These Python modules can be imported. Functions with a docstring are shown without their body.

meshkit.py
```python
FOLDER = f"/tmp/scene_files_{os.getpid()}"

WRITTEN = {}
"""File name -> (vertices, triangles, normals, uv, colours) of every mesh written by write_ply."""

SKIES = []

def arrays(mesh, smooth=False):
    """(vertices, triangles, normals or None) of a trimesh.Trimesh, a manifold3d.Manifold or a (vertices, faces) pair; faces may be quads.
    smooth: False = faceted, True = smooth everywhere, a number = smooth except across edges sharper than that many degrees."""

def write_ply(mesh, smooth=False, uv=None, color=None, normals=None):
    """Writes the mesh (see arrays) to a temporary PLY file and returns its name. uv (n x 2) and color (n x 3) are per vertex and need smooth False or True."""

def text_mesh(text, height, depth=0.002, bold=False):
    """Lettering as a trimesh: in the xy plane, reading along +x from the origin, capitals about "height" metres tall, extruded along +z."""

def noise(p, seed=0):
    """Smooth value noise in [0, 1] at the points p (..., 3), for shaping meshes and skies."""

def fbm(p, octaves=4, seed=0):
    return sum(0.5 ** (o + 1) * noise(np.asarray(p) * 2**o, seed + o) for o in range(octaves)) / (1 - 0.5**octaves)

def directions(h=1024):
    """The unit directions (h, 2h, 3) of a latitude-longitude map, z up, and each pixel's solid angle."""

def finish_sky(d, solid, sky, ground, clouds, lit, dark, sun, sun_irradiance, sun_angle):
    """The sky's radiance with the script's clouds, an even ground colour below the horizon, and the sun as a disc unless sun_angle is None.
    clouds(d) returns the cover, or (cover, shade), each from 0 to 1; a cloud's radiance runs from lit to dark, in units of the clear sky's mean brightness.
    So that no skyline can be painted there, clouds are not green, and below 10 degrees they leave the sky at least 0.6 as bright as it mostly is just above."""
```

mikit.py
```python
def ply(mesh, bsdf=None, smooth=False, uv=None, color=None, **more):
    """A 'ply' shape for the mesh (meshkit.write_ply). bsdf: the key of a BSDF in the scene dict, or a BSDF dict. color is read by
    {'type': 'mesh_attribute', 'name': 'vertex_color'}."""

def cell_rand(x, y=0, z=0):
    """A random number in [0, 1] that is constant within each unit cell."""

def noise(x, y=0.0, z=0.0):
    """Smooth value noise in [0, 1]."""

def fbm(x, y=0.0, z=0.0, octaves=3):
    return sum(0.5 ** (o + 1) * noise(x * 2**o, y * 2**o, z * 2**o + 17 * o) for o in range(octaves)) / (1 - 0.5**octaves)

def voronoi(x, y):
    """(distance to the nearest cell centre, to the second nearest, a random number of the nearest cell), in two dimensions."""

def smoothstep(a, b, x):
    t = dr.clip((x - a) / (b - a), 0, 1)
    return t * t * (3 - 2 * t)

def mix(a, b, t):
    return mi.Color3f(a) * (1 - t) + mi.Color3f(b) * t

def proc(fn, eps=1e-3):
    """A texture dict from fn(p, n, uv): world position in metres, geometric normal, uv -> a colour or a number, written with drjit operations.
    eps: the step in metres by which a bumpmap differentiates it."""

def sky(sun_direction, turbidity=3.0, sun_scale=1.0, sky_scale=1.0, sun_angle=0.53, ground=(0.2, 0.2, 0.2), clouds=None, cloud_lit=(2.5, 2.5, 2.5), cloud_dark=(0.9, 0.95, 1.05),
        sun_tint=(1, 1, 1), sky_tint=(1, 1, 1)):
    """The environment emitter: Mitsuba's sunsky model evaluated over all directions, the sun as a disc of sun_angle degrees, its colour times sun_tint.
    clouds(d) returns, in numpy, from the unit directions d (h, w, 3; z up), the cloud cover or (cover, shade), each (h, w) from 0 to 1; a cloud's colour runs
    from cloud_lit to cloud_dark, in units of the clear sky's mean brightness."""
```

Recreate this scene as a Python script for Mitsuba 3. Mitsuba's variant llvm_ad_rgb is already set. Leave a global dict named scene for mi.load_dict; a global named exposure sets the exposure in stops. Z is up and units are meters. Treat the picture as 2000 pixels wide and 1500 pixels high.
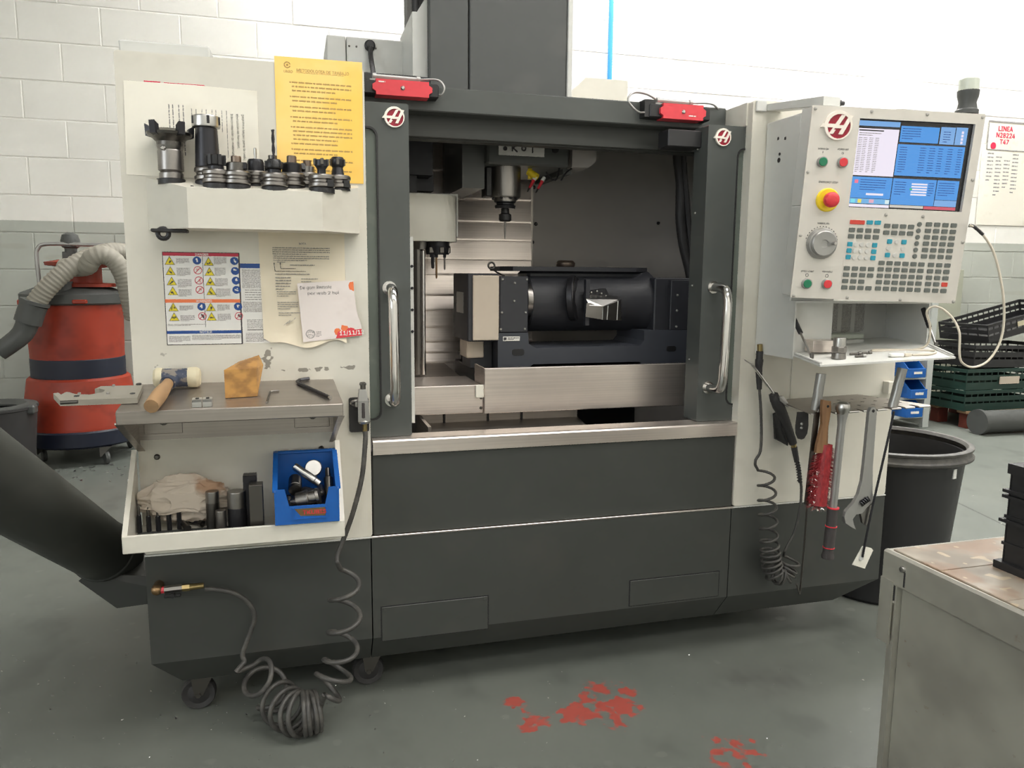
import math, random
import numpy as np
import trimesh, manifold3d
import mitsuba as mi
import drjit as dr
import mikit, meshkit
from mikit import noise, fbm, cell_rand, smoothstep, mix, voronoi
from shapely.geometry import Polygon, Point, LineString, box as sbox
from shapely.ops import unary_union

random.seed(7)
rng = np.random.default_rng(11)
T = mi.ScalarTransform4f
scene, labels = {}, {}
PI = math.pi

# ---------------------------------------------------------------- camera
EYE = np.array([0.393176, -2.070931, 1.219288])
FWD = np.array([0.268033, 0.953018, -0.141124])
UPV = np.array([0.030399, 0.138045, 0.989959])
scene['camera'] = {'type': 'perspective', 'fov_axis': 'x', 'fov': 67.4075, 'near_clip': 0.02, 'far_clip': 60.0,
                   'to_world': T().look_at(origin=EYE.tolist(), target=(EYE + FWD).tolist(), up=UPV.tolist())}
exposure = 0.26

# ---------------------------------------------------------------- light: translucent roof lights in the workshop ceiling
CEIL = 4.7
def roof_light(name, x0, x1, y0, y1, power, where, col=(1.0, 0.97, 0.92)):
    v = np.array([[x0, y0, CEIL - .03], [x1, y0, CEIL - .03], [x1, y1, CEIL - .03], [x0, y1, CEIL - .03]])
    scene[name] = mikit.ply((v, np.array([[0, 2, 1], [0, 3, 2]])), {'type': 'diffuse', 'reflectance': {'type': 'rgb', 'value': [.6, .6, .6]}},
                            emitter={'type': 'area', 'radiance': {'type': 'rgb', 'value': [c * power for c in col]}})
    labels[name] = {'label': 'glowing translucent roof light panel ' + where, 'category': 'roof light'}
roof_light('roof_light', 0.5, 6.6, -2.4, -0.9, 7.8, 'in the ceiling just in front of the milling machine')
roof_light('roof_light_001', 0.3, 7.8, 2.3, 3.3, 17.5, 'in the ceiling between the machine and the block wall', (1.0, .985, .96))
scene['window_1'] = mikit.ply((np.array([[-3.99, -5.2, 1.2], [-3.99, -2.0, 1.2], [-3.99, -2.0, 3.3], [-3.99, -5.2, 3.3]]), np.array([[0, 1, 2], [0, 2, 3]])), {'type': 'diffuse', 'reflectance': {'type': 'rgb', 'value': [.5, .5, .5]}},
                              emitter={'type': 'area', 'radiance': {'type': 'rgb', 'value': [3.6, 3.9, 4.1]}})   # daylight through the frosted window at the far left
labels['window_1'] = {'kind': 'structure', 'label': 'bright frosted window in the left wall of the workshop'}
roof_light('roof_light_002', -2.0, 9.0, -5.4, -4.0, 4.0, 'in the ceiling far in front of the machine')

# ---------------------------------------------------------------- materials
def rgb(c): return {'type': 'rgb', 'value': [float(x) for x in c]}
def s2l(r, g, b): return tuple(((x / 255) / 12.92 if x / 255 <= .04045 else ((x / 255 + .055) / 1.055) ** 2.4) for x in (r, g, b))
def mat(name, col, rough=.5, metal=0.0, spec=.5, bump=None, **kw):
    c = mikit.proc(col) if callable(col) else rgb(col)
    r = mikit.proc(rough) if callable(rough) else float(rough)
    d = {'type': 'principled', 'base_color': c, 'roughness': r, 'metallic': float(metal), **({'specular': float(spec)}), **kw}
    if bump is not None:
        d = {'type': 'bumpmap', 'arbitrary': mikit.proc(bump[0], bump[2] if len(bump) > 2 else 1e-3), 'scale': float(bump[1]), 'bsdf': d}
    scene['mat_' + name] = {'type': 'twosided', 'bsdf': d}

def c3(c): return mi.Color3f(*[float(x) for x in c])
def smudge(base, dark, scale=9., lo=.62, hi=.8, amt=.35):
    def f(p, n, uv):
        a = fbm(p.x * scale, p.y * scale, p.z * scale, 4)
        b = fbm(p.x * 2.3 + 5, p.y * 2.3, p.z * 2.3, 3)
        t = smoothstep(lo, hi, a) * amt + (b - .5) * .18
        return mix(base, dark, dr.clip(t, 0, 1))
    return f

CREAM, CREAM_D = (.575, .55, .48), (.36, .33, .27)
def panel_paint(p, n, uv):
    a = fbm(p.x * 14, p.y * 14, p.z * 14, 4)
    t = smoothstep(.62, .85, a) * .13 + (fbm(p.x * 3, p.y * 3, p.z * 3, 2) - .5) * .10
    c = mix(CREAM, CREAM_D, dr.clip(t, 0, 1))
    # oily hand marks that were left on the front panel
    def blot(cx, cz, sx, sz, th, sc):
        d = dr.square((p.x - cx) / sx) + dr.square((p.z - cz) / sz)
        k = noise(p.x * sc, 3.1, p.z * sc) * .7 + noise(p.x * sc * 3, 7.7, p.z * sc * 3) * .3
        return smoothstep(th, th + .06, k - d * .35) * dr.select(dr.abs(p.y) < .02, 1.0, 0.0)
    g = dr.maximum(blot(.318, 1.0, .016, .035, .42, 75.), blot(.30, .985, .01, .02, .45, 80.))
    g = dr.maximum(g, blot(.43, .968, .075, .0065, .34, 90.))
    g = dr.maximum(g, blot(.525, .972, .028, .006, .30, 90.))
    g = dr.maximum(g, blot(.07, 1.0, .05, .03, .66, 60.) * .6)
    return mix(c, (.12, .105, .085), dr.clip(g, 0, 1) * .75)
mat('cream', panel_paint, .42)
mat('cream_box', smudge(CREAM, CREAM_D, 11., .62, .85, .2), .42)
mat('light_grey', smudge((.52, .52, .49), (.34, .33, .30), 8., .62, .85, .25), .45)
mat('charcoal', smudge((.040, .043, .039), (.055, .053, .047), 10., .55, .85, .4), lambda p, n, uv: .36 + .2 * fbm(p.x * 6, p.y * 6, p.z * 6, 2), spec=.45)
mat('charcoal_column', smudge((.060, .064, .062), (.085, .085, .08), 6., .5, .8, .5), .5, spec=.45)
mat('charcoal_door', smudge((.058, .064, .060), (.075, .077, .07), 8., .55, .85, .4), .38)
mat('interior_grey', smudge((.33, .31, .29), (.22, .205, .19), 5., .5, .85, .4), .45)
mat('interior_dark', (.022, .023, .028), .5)
mat('black', (.012, .012, .013), .45)
mat('black_gloss', (.012, .012, .014), .22)
mat('rubber', (.022, .021, .021), .6)
mat('hose_grey', smudge((.045, .043, .040), (.085, .08, .07), 40., .4, .7, .6), .48)
def brushed(base, amp, sx, sz):
    def f(p, n, uv):
        k = noise(p.x * sx, p.y * 40, p.z * sz) - .5
        k2 = fbm(p.x * 5, p.y * 5, p.z * 5, 3) - .5
        return c3(base) * (1 + k * amp + k2 * .25)
    return f
mat('stainless', brushed((.74, .665, .61), .14, 3., 260.), .30, metal=.86)
mat('stainless_dull', brushed((.38, .345, .31), .16, 4., 260.), .36, metal=.88)
mat('panel_steel', smudge((.60, .57, .52), (.45, .42, .37), 9.), .42, metal=.35)
mat('steel', (.48, .47, .45), .28, metal=1.0)
mat('steel_dark', smudge((.14, .132, .122), (.08, .075, .07), 30.), .34, metal=1.0)
mat('steel_grey', smudge((.27, .255, .24), (.16, .15, .14), 24.), .34, metal=1.0)
mat('black_oxide', smudge((.030, .030, .034), (.06, .055, .05), 40.), .36, metal=.6)
mat('chrome', (.72, .70, .68), .09, metal=1.0)
mat('brass', (.34, .26, .12), .32, metal=1.0)
mat('copper_worn', smudge((.30, .19, .10), (.16, .10, .06), 60.), .4, metal=1.0)
mat('red', (.55, .030, .045), .35)
mat('red_signal', (.62, .045, .06), .3)
mat('emblem_red', (.24, .008, .022), .3)
mat('white_plastic', (.75, .74, .70), .4)
mat('emblem_white', (.80, .74, .66), .35, metal=.2)
mat('white_paint', (.68, .66, .58), .45)
mat('green_button', (.010, .16, .075), .35)
mat('red_button', (.60, .035, .045), .35)
mat('yellow', (.75, .55, .02), .4)
mat('teal_key', (.02, .24, .33), .45)
mat('grey_key', (.105, .115, .105), .5)
mat('white_key', (.50, .49, .46), .45)
mat('red_key', (.50, .05, .035), .45)
mat('ink', (.045, .042, .045), .8)
mat('ink_soft', (.22, .21, .20), .8)
mat('ink_red', (.5, .02, .06), .7)
mat('ink_brown', (.42, .26, .08), .8)
mat('paper', smudge((.72, .69, .60), (.58, .54, .44), 12.), .75)
mat('paper_yellowed', smudge((.66, .59, .46), (.52, .45, .32), 14.), .75)
mat('paper_note', smudge((.66, .60, .57), (.55, .48, .45), 14.), .75)
mat('paper_gold', smudge((.86, .53, .10), (.90, .62, .22), 7., .4, .7, .8), .6)
mat('sticker_white', (.66, .65, .62), .45)
mat('sticker_red', (.42, .025, .05), .45)
mat('sticker_orange', (.70, .17, .06), .45)
mat('sticker_blue', (.015, .055, .22), .45)
mat('sticker_yellow', (.62, .50, .02), .45)
mat('pictogram_pink', (.55, .25, .24), .5)
mat('wood_handle', lambda p, n, uv: mix((.36, .22, .11), (.20, .125, .07), noise(p.x * 60, p.y * 14, p.z * 60) * .8 + smoothstep(.82, .78, -p.y * 5) * 0), .6)
mat('wood_brush', lambda p, n, uv: mix((.22, .115, .05), (.13, .065, .03), noise(p.x * 150, p.y * 150, p.z * 18)), .55)
mat('brass_block', lambda p, n, uv: mix((.47, .25, .075), (.30, .15, .05), smoothstep(.35, .7, fbm(p.x * 38, p.y * 38, p.z * 38, 4))), .45, metal=.25)
mat('nylon', smudge((.52, .47, .33), (.36, .31, .2), 30.), .55)
mat('mallet_blue', smudge((.035, .045, .075), (.22, .19, .16), 70., .5, .62, .8), .5)
mat('blue_bin', (.006, .085, .33), .42)
mat('vacuum_orange', smudge((.26, .026, .010), (.15, .018, .010), 7., .45, .8, .8), .45)
mat('vacuum_navy', (.008, .011, .024), .45)
mat('vacuum_grey', smudge((.055, .058, .055), (.035, .035, .033), 12.), .5)
mat('hose_beige', smudge((.25, .235, .195), (.16, .15, .12), 10.), .6)
mat('cable_white', (.52, .47, .38), .5)
mat('bristle_red', lambda p, n, uv: mix((.16, .008, .012), (.30, .020, .024), noise(p.x * 300, p.y * 300, p.z * 90)), .5)
mat('chips', (.75, .73, .70), .25, metal=1.0)
mat('grip', (.040, .035, .034), .6)
mat('tube_grey', (.33, .325, .31), .35, metal=.6)
mat('slate_casting', (.038, .042, .052), .5)
mat('beige_plate', smudge((.50, .43, .35), (.42, .35, .28), 10.), .5)
mat('cloth', smudge((.50, .435, .36), (.30, .15, .07), 16., .55, .75, .75), .9)
mat('wood_pallet', smudge((.25, .16, .09), (.12, .08, .05), 12.), .8)
mat('pallet_red', (.10, .018, .010), .7)
mat('crate_green', (.008, .030, .022), .5)
mat('wall_board', (.30, .31, .24), .7)
mat('rack_post', (.42, .44, .42), .5)
mat('pole_blue', (.03, .25, .55), .45)
def cab_steel(p, n, uv):
    a = fbm(p.x * 7, p.y * 7, p.z * 7, 4); b = fbm(p.x * 55, p.y * 55, p.z * 55, 4)
    c = mix((.36, .35, .30), (.27, .26, .225), smoothstep(.35, .65, a))
    return mix(c, (.17, .075, .035), smoothstep(.64, .76, b * .6 + a * .42) * .7)
mat('cabinet_steel', cab_steel, lambda p, n, uv: .38 + .25 * fbm(p.x * 9, p.y * 9, p.z * 9, 3), metal=.45)
def cab_top(p, n, uv):
    a = fbm(p.x * 9 + 3, p.y * 9, 0, 4); b = fbm(p.x * 20, p.y * 20, 2.0, 3)
    c = mix((.30, .265, .215), (.19, .16, .125), smoothstep(.35, .65, a))
    c = mix(c, (.24, .14, .085), smoothstep(.48, .72, b) * .6)
    return mix(c, (.45, .36, .24), smoothstep(.80, .86, noise(p.x * 60, p.y * 60, 5.0)) * .6)
mat('cabinet_top', cab_top, .5, metal=.2)
def wall_paint(p, n, uv):
    k = fbm(p.x * 2.0, p.y * 2.0, p.z * 2.0, 3)
    up = smoothstep(1.554, 1.560, p.z)
    c = mix((.36, .375, .335), (.76, .75, .70), up) * (0.92 + .16 * k)
    st = smoothstep(.70, .78, noise(p.x * 4.2, 1.5, p.z * 13)) * (1 - up)
    return mix(c, (.30, .30, .25), st * .35)
def wall_bump(p, n, uv): return fbm(p.x * 70, p.y * 70, p.z * 70, 3)
mat('wall', wall_paint, .6, bump=(wall_bump, .0022, 2e-3))
mat('room', (.72, .71, .67), .8)
mat('ceiling', (.45, .45, .44), .9)
RED_SPOTS = [(.972, -.096, .035), (.99, -.195, .045), (1.245, -.085, .045), (1.232, -.205, .07), (1.12, -.20, .055), (1.46, -.455, .065), (1.30, -.12, .03), (1.18, -.12, .03)]
def floor_paint(p, n, uv):
    a = fbm(p.x * 1.6, p.y * 1.6, 0.3, 4); b = fbm(p.x * 7, p.y * 5, 2.2, 4); e = noise(p.x * 26, p.y * 26, .5)
    c = mix((.098, .108, .096), (.122, .131, .115), smoothstep(.3, .7, a))
    c = mix(c, (.072, .077, .069), smoothstep(.54, .78, b) * .45)
    d = dr.square((p.x - 1.74) / .20) + dr.square((p.y + .17) / .10)
    c = mix(c, (.045, .043, .042), dr.exp(-d * 1.4) * smoothstep(.25, .65, b + .12) * .85)
    r = mi.Float(0)
    for x, y, s in RED_SPOTS:
        q = (dr.square(p.x - x) + dr.square(p.y - y)) / (s * s)
        r = dr.maximum(r, smoothstep(.52, .74, fbm(p.x * 42, p.y * 42, 9.0, 3) + .28 - q * .24))
    c = mix(c, (.36, .040, .026), r * .75)
    c = mix(c, (.17, .175, .155), smoothstep(.76, .86, e) * smoothstep(.4, .7, a) * .5)
    u = dr.abs((p.x - 3.879) * .9727 + (p.y - 1.286) * -.2322)      # joint cut in the floor
    return mix(c, (.035, .038, .035), (1 - smoothstep(.003, .008, u)) * .8)
mat('floor', floor_paint, lambda p, n, uv: .33 + .28 * fbm(p.x * 5, p.y * 5, 1.7, 3), spec=.4)
def screen_px(p, n, uv): return mi.Color3f(.05, .2, .6)

# ---------------------------------------------------------------- mesh helpers
def M(m): return trimesh.Trimesh(np.asarray(m[0], float), np.asarray(m[1]), process=False) if isinstance(m, tuple) else m
def join(*ms):
    ms = [m for g in ms for m in (g if isinstance(g, (list, tuple)) else [g])]
    return trimesh.util.concatenate(ms) if len(ms) > 1 else ms[0]
def bx(x0, x1, y0, y1, z0, z1, bev=0.0):
    if bev <= 0:
        m = trimesh.creation.box([x1 - x0, y1 - y0, z1 - z0]); m.apply_translation([(x0 + x1) / 2, (y0 + y1) / 2, (z0 + z1) / 2]); return m
    b = min(bev, (x1 - x0) * .45, (y1 - y0) * .45, (z1 - z0) * .45)
    pts = []
    for sx, X in ((1, x0), (-1, x1)):
        for sy, Y in ((1, y0), (-1, y1)):
            for sz, Z in ((1, z0), (-1, z1)):
                pts += [[X, Y + sy * b, Z + sz * b], [X + sx * b, Y, Z + sz * b], [X + sx * b, Y + sy * b, Z]]
    return trimesh.convex.convex_hull(np.array(pts))
def hull(pts): return trimesh.convex.convex_hull(np.asarray(pts, float))
def frame(d):
    d = np.asarray(d, float); d = d / np.linalg.norm(d)
    a = np.cross(d, [0, 0, 1.0] if abs(d[2]) < .9 else [1.0, 0, 0]); a /= np.linalg.norm(a)
    return a, np.cross(d, a), d
def cyl(p0, p1, r0, r1=None, n=20):
    r1 = r0 if r1 is None else r1
    p0, p1 = np.asarray(p0, float), np.asarray(p1, float); a, b, d = frame(p1 - p0)
    return lathe_ax([(0, 0), (r0, 0), (r1, np.linalg.norm(p1 - p0)), (0, np.linalg.norm(p1 - p0))], p0, d, n)
def lathe_ax(prof, o, d, n=24):
    """profile [(radius, distance along d)] turned about the axis through o along d"""
    a, b, d = frame(d); o = np.asarray(o, float)
    ang = np.arange(n) * 2 * PI / n; V, F = [], []; prev = None
    for r, h in prof:
        if r < 1e-7:
            idx = [len(V)] * n; V.append(o + d * h)
        else:
            s = len(V); idx = list(range(s, s + n)); V += [o + d * h + r * (math.cos(t) * a + math.sin(t) * b) for t in ang]
        if prev is not None:
            for i in range(n):
                j = (i + 1) % n
                if idx[i] != idx[j]: F.append([prev[i], idx[j], idx[i]])
                if prev[i] != prev[j]: F.append([prev[i], prev[j], idx[j]])
        prev = idx
    m = trimesh.Trimesh(np.array(V), np.array(F), process=False)
    if m.volume < 0: m.invert()
    return m
def lathe(prof, x, y, z=0.0, n=24): return lathe_ax(prof, (x, y, z), (0, 0, 1), n)
def spline(pts, k=8):
    """Catmull-Rom through the points"""
    P = np.asarray(pts, float); P = np.vstack([2 * P[0] - P[1], P, 2 * P[-1] - P[-2]]); out = []
    for i in range(1, len(P) - 2):
        for t in np.arange(k) / k:
            a, b, c, d = P[i - 1:i + 3]
            out.append(.5 * ((2 * b) + (c - a) * t + (2 * a - 5 * b + 4 * c - d) * t * t + (3 * b - a - 3 * c + d) * t ** 3))
    out.append(P[-2]); return np.array(out)
def tube(P, r, n=10, closed=False):
    P = np.asarray(P, float); N = len(P); R = np.broadcast_to(r, (N,)); V, F = [], []
    if closed: tg = np.roll(P, -1, 0) - np.roll(P, 1, 0)
    else: tg = np.gradient(P, axis=0)
    tg /= np.linalg.norm(tg, axis=1, keepdims=True) + 1e-12
    a, b, _ = frame(tg[0])
    for i in range(N):
        a = a - tg[i] * (a @ tg[i]); a /= np.linalg.norm(a); b = np.cross(tg[i], a)
        V += [P[i] + R[i] * (math.cos(t) * a + math.sin(t) * b) for t in np.arange(n) * 2 * PI / n]
    for i in range(N if closed else N - 1):
        i2 = (i + 1) % N
        for j in range(n):
            k = (j + 1) % n
            F += [[i * n + j, i * n + k, i2 * n + k], [i * n + j, i2 * n + k, i2 * n + j]]
    if not closed:
        V += [P[0], P[-1]]; c0, c1 = len(V) - 2, len(V) - 1
        for j in range(n):
            k = (j + 1) % n; F += [[c0, k, j], [c1, (N - 1) * n + j, (N - 1) * n + k]]
    return trimesh.Trimesh(np.array(V), np.array(F), process=False)
def helix(axis, rad, turns, k=18, phase=0.0):
    """a coil wound about the axis polyline; rad and cumulative turns are given per axis point"""
    A = np.asarray(axis, float); s = np.linspace(0, 1, len(A)); n = int(turns[-1] * k) + 1
    cum = np.asarray(turns, float); tt = np.linspace(0, cum[-1], n); u = np.interp(tt, cum, s)
    P = np.stack([np.interp(u, s, A[:, i]) for i in range(3)], 1); R = np.interp(u, s, np.broadcast_to(rad, (len(A),)))
    tg = np.gradient(P, axis=0); tg = np.array([np.mean(tg[max(0, i - 9):i + 10], 0) for i in range(n)]); tg /= np.linalg.norm(tg, axis=1, keepdims=True)
    a, b, _ = frame(tg[0]); out = []
    for i in range(n):
        a = a - tg[i] * (a @ tg[i]); a /= np.linalg.norm(a); b = np.cross(tg[i], a); w = 2 * PI * tt[i] + phase
        out.append(P[i] + R[i] * (math.cos(w) * a + math.sin(w) * b))
    return np.array(out)
def ext(poly, depth, to=None):
    """extrude a shapely polygon (drawn in x, z seen from the front) towards -y by depth, from y = 0; to: (x, y, z) offset"""
    geoms = list(poly.geoms) if hasattr(poly, 'geoms') else [poly]
    m = join([trimesh.creation.extrude_polygon(g, depth, engine='earcut') for g in geoms if g.area > 1e-12])
    v = np.array(m.vertices); m = trimesh.Trimesh(np.stack([v[:, 0], -v[:, 2], v[:, 1]], 1), m.faces, process=False)
    if to is not None: m.apply_translation(to)
    return m
def ext_z(poly, z0, z1):
    geoms = list(poly.geoms) if hasattr(poly, 'geoms') else [poly]
    m = join([trimesh.creation.extrude_polygon(g, z1 - z0, engine='earcut') for g in geoms if g.area > 1e-12]); m.apply_translation([0, 0, z0]); return m
def ext_x(poly, x0, x1):
    """polygon drawn in (y, z), extruded along x"""
    geoms = list(poly.geoms) if hasattr(poly, 'geoms') else [poly]
    m = join([trimesh.creation.extrude_polygon(g, x1 - x0, engine='earcut') for g in geoms]); v = np.array(m.vertices)
    return trimesh.Trimesh(np.stack([v[:, 2] + x0, v[:, 0], v[:, 1]], 1), m.faces, process=False)
def rrect(x0, z0, x1, z1, r): return sbox(x0 + r, z0 + r, x1 - r, z1 - r).buffer(r, quad_segs=6) if r > 0 else sbox(x0, z0, x1, z1)
def ring(cx, cz, r1, r0, q=12): return Point(cx, cz).buffer(r1, quad_segs=q).difference(Point(cx, cz).buffer(r0, quad_segs=q))
def textm(s, h, x, z, y, bold=False, squeeze=1.0, depth=.0006, ang=0.0):
    """lettering standing on a wall that faces -y, its left end at x, baseline z"""
    m = meshkit.text_mesh(s, h, depth, bold); v = np.array(m.vertices) * [squeeze, 1, 1]
    c, q = math.cos(ang), math.sin(ang)
    v = np.stack([x + v[:, 0] * c - v[:, 1] * q, y - v[:, 2], z + v[:, 0] * q + v[:, 1] * c], 1)
    return trimesh.Trimesh(v, m.faces, process=False)
def dashes(x0, x1, ztop, pitch, lines, h, y, seed=1, vertical=False, gap=.3, last=.6, dep=.0004):
    """blocks of print too small to read: word-long bars of ink"""
    rs = np.random.default_rng(seed); out = []
    for i in range(lines):
        z = ztop - i * pitch; x = x0; end = x1 if i < lines - 1 else x0 + (x1 - x0) * last
        while x < end - h * .5:
            w = min(h * rs.uniform(1.2, 5.0), end - x)
            out.append(bx(x, x + w, y - dep, y, z - h, z)); x += w + h * (gap + .3)
    return join(out)
def xf(m, A): m = m.copy(); m.apply_transform(A); return m
def mat4(u, v, w, o):
    A = np.eye(4); A[:3, 0], A[:3, 1], A[:3, 2], A[:3, 3] = u, v, w, o; return A
def rot(m, ang, ax, o): m = m.copy(); m.apply_transform(trimesh.transformations.rotation_matrix(ang, ax, o)); return m

# ---------------------------------------------------------------- scene helpers
def free(key):
    if key not in scene and key not in labels and not any(k.startswith(key + '__') for k in scene): return key
    i = 1
    while True:
        k = '%s_%03d' % (key, i)
        if k not in scene and k not in labels and not any(q.startswith(k + '__') for q in scene): return k
        i += 1
def thing(name, label, cat, group=None):
    key = free(name); labels[key] = {'label': label, 'category': cat}
    if group: labels[key]['group'] = group
    return key
PRINT = {'print', 'lettering', 'window_text', 'program_text', 'window_header', 'heading', 'handwriting', 'stamp', 'orange_patch', 'head_print', 'label_print', 'arrow_lines', 'frame_strip', 'band_lettering', 'edge_line', 'wheel_mark', 'nut_slot', 'cover_seam', 'lower_print'}
def part(parent, name, mesh, m, smooth=32, label=None, kind=None, **kw):
    if name in PRINT: kind = 'stuff'
    base = parent + '__' + name; key = base; i = 1
    while key in scene: key = '%s_%03d' % (base, i); i += 1
    scene[key] = mikit.ply(mesh, 'mat_' + m, smooth=smooth, **kw)
    if label or kind:
        labels[key] = {}
        if label: labels[key]['label'] = label
        if kind: labels[key]['kind'] = kind
    return key
def copy_part(parent, name, src, to):
    base = parent + '__' + name; key = base; i = 1
    while key in scene: key = '%s_%03d' % (base, i); i += 1
    scene[key] = {**src, 'to_world': to}; return key
def solo(name, mesh, m, label, cat, group=None, smooth=32):
    key = free(name); scene[key] = mikit.ply(mesh, 'mat_' + m, smooth=smooth)
    labels[key] = {'label': label, 'category': cat, **({'group': group} if group else {})}; return key
def struct(name, mesh, m, smooth=False, label=None):
    scene[name] = mikit.ply(mesh, 'mat_' + m, smooth=smooth); labels[name] = {'kind': 'structure', **({'label': label} if label else {})}; return name
def screw(x, y, z, r=.006, d=(0, -1, 0), h=.004, n=10):
    return lathe_ax([(0, 0), (r, 0), (r, h * .4), (r * .6, h), (0, h)], (x, y, z), d, n)

# ================================================================ the workshop shell
WY = 3.95
struct('floor', bx(-4, 10, -6, 4.1, -.1, 0), 'floor', label='worn dark grey-green painted workshop floor')
struct('ceiling', bx(-4, 10, -6, 4.1, CEIL, CEIL + .1), 'ceiling')
struct('wall_left', bx(-4.1, -4, -6, 4.1, 0, CEIL), 'room')
struct('wall_right', bx(10, 10.1, -6, 4.1, 0, CEIL), 'room')
struct('wall_front', bx(-4, 10, -6.1, -6, 0, CEIL), 'room')
labels['wall_back'] = {'kind': 'structure', 'label': 'block wall painted white above and grey below'}
part('wall_back', 'mortar', bx(-4, 10, WY + .0025, WY + .15, 0, CEIL), 'wall', smooth=False)
blk = [mikit.ply(bx(-.2475, .2475, WY - .0012 * k, WY + .05, .0025, .2475, .004), 'mat_wall', smooth=False) for k in (0, 1, 2)]
half = [mikit.ply(bx(-.2475, .2475, WY - .0012 * k, WY + .05, .002, .2235, .004), 'mat_wall', smooth=False) for k in (0, 1, 2)]
rest = []
nb = 0
for row in range(-1, 18):
    z = .227 + .25 * row
    for i in range(-6, 24):
        x = -1.069 + .5 * i + (.25 if row % 2 == 0 else 0) - .25
        if not (-4 < x < 9.75): continue
        near = -1.9 < x < 7.75 and z < 3.0 and not (0.4 < x < 1.9 and z < 1.4)
        if row == -1:
            if near: copy_part('wall_back', 'block', half[random.randrange(3)], T().translate([x, 0, 0])); nb += 1
            else: rest.append(bx(x - .246, x + .246, WY, WY + .05, .002, .2225))
        elif near: copy_part('wall_back', 'block', blk[random.randrange(3)], T().translate([x, 0, z])); nb += 1
        elif z < CEIL - .25: rest.append(bx(x - .246, x + .246, WY, WY + .05, z + .003, z + .247))
part('wall_back', 'blockwork', join(rest), 'wall', smooth=False, kind='stuff')

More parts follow.
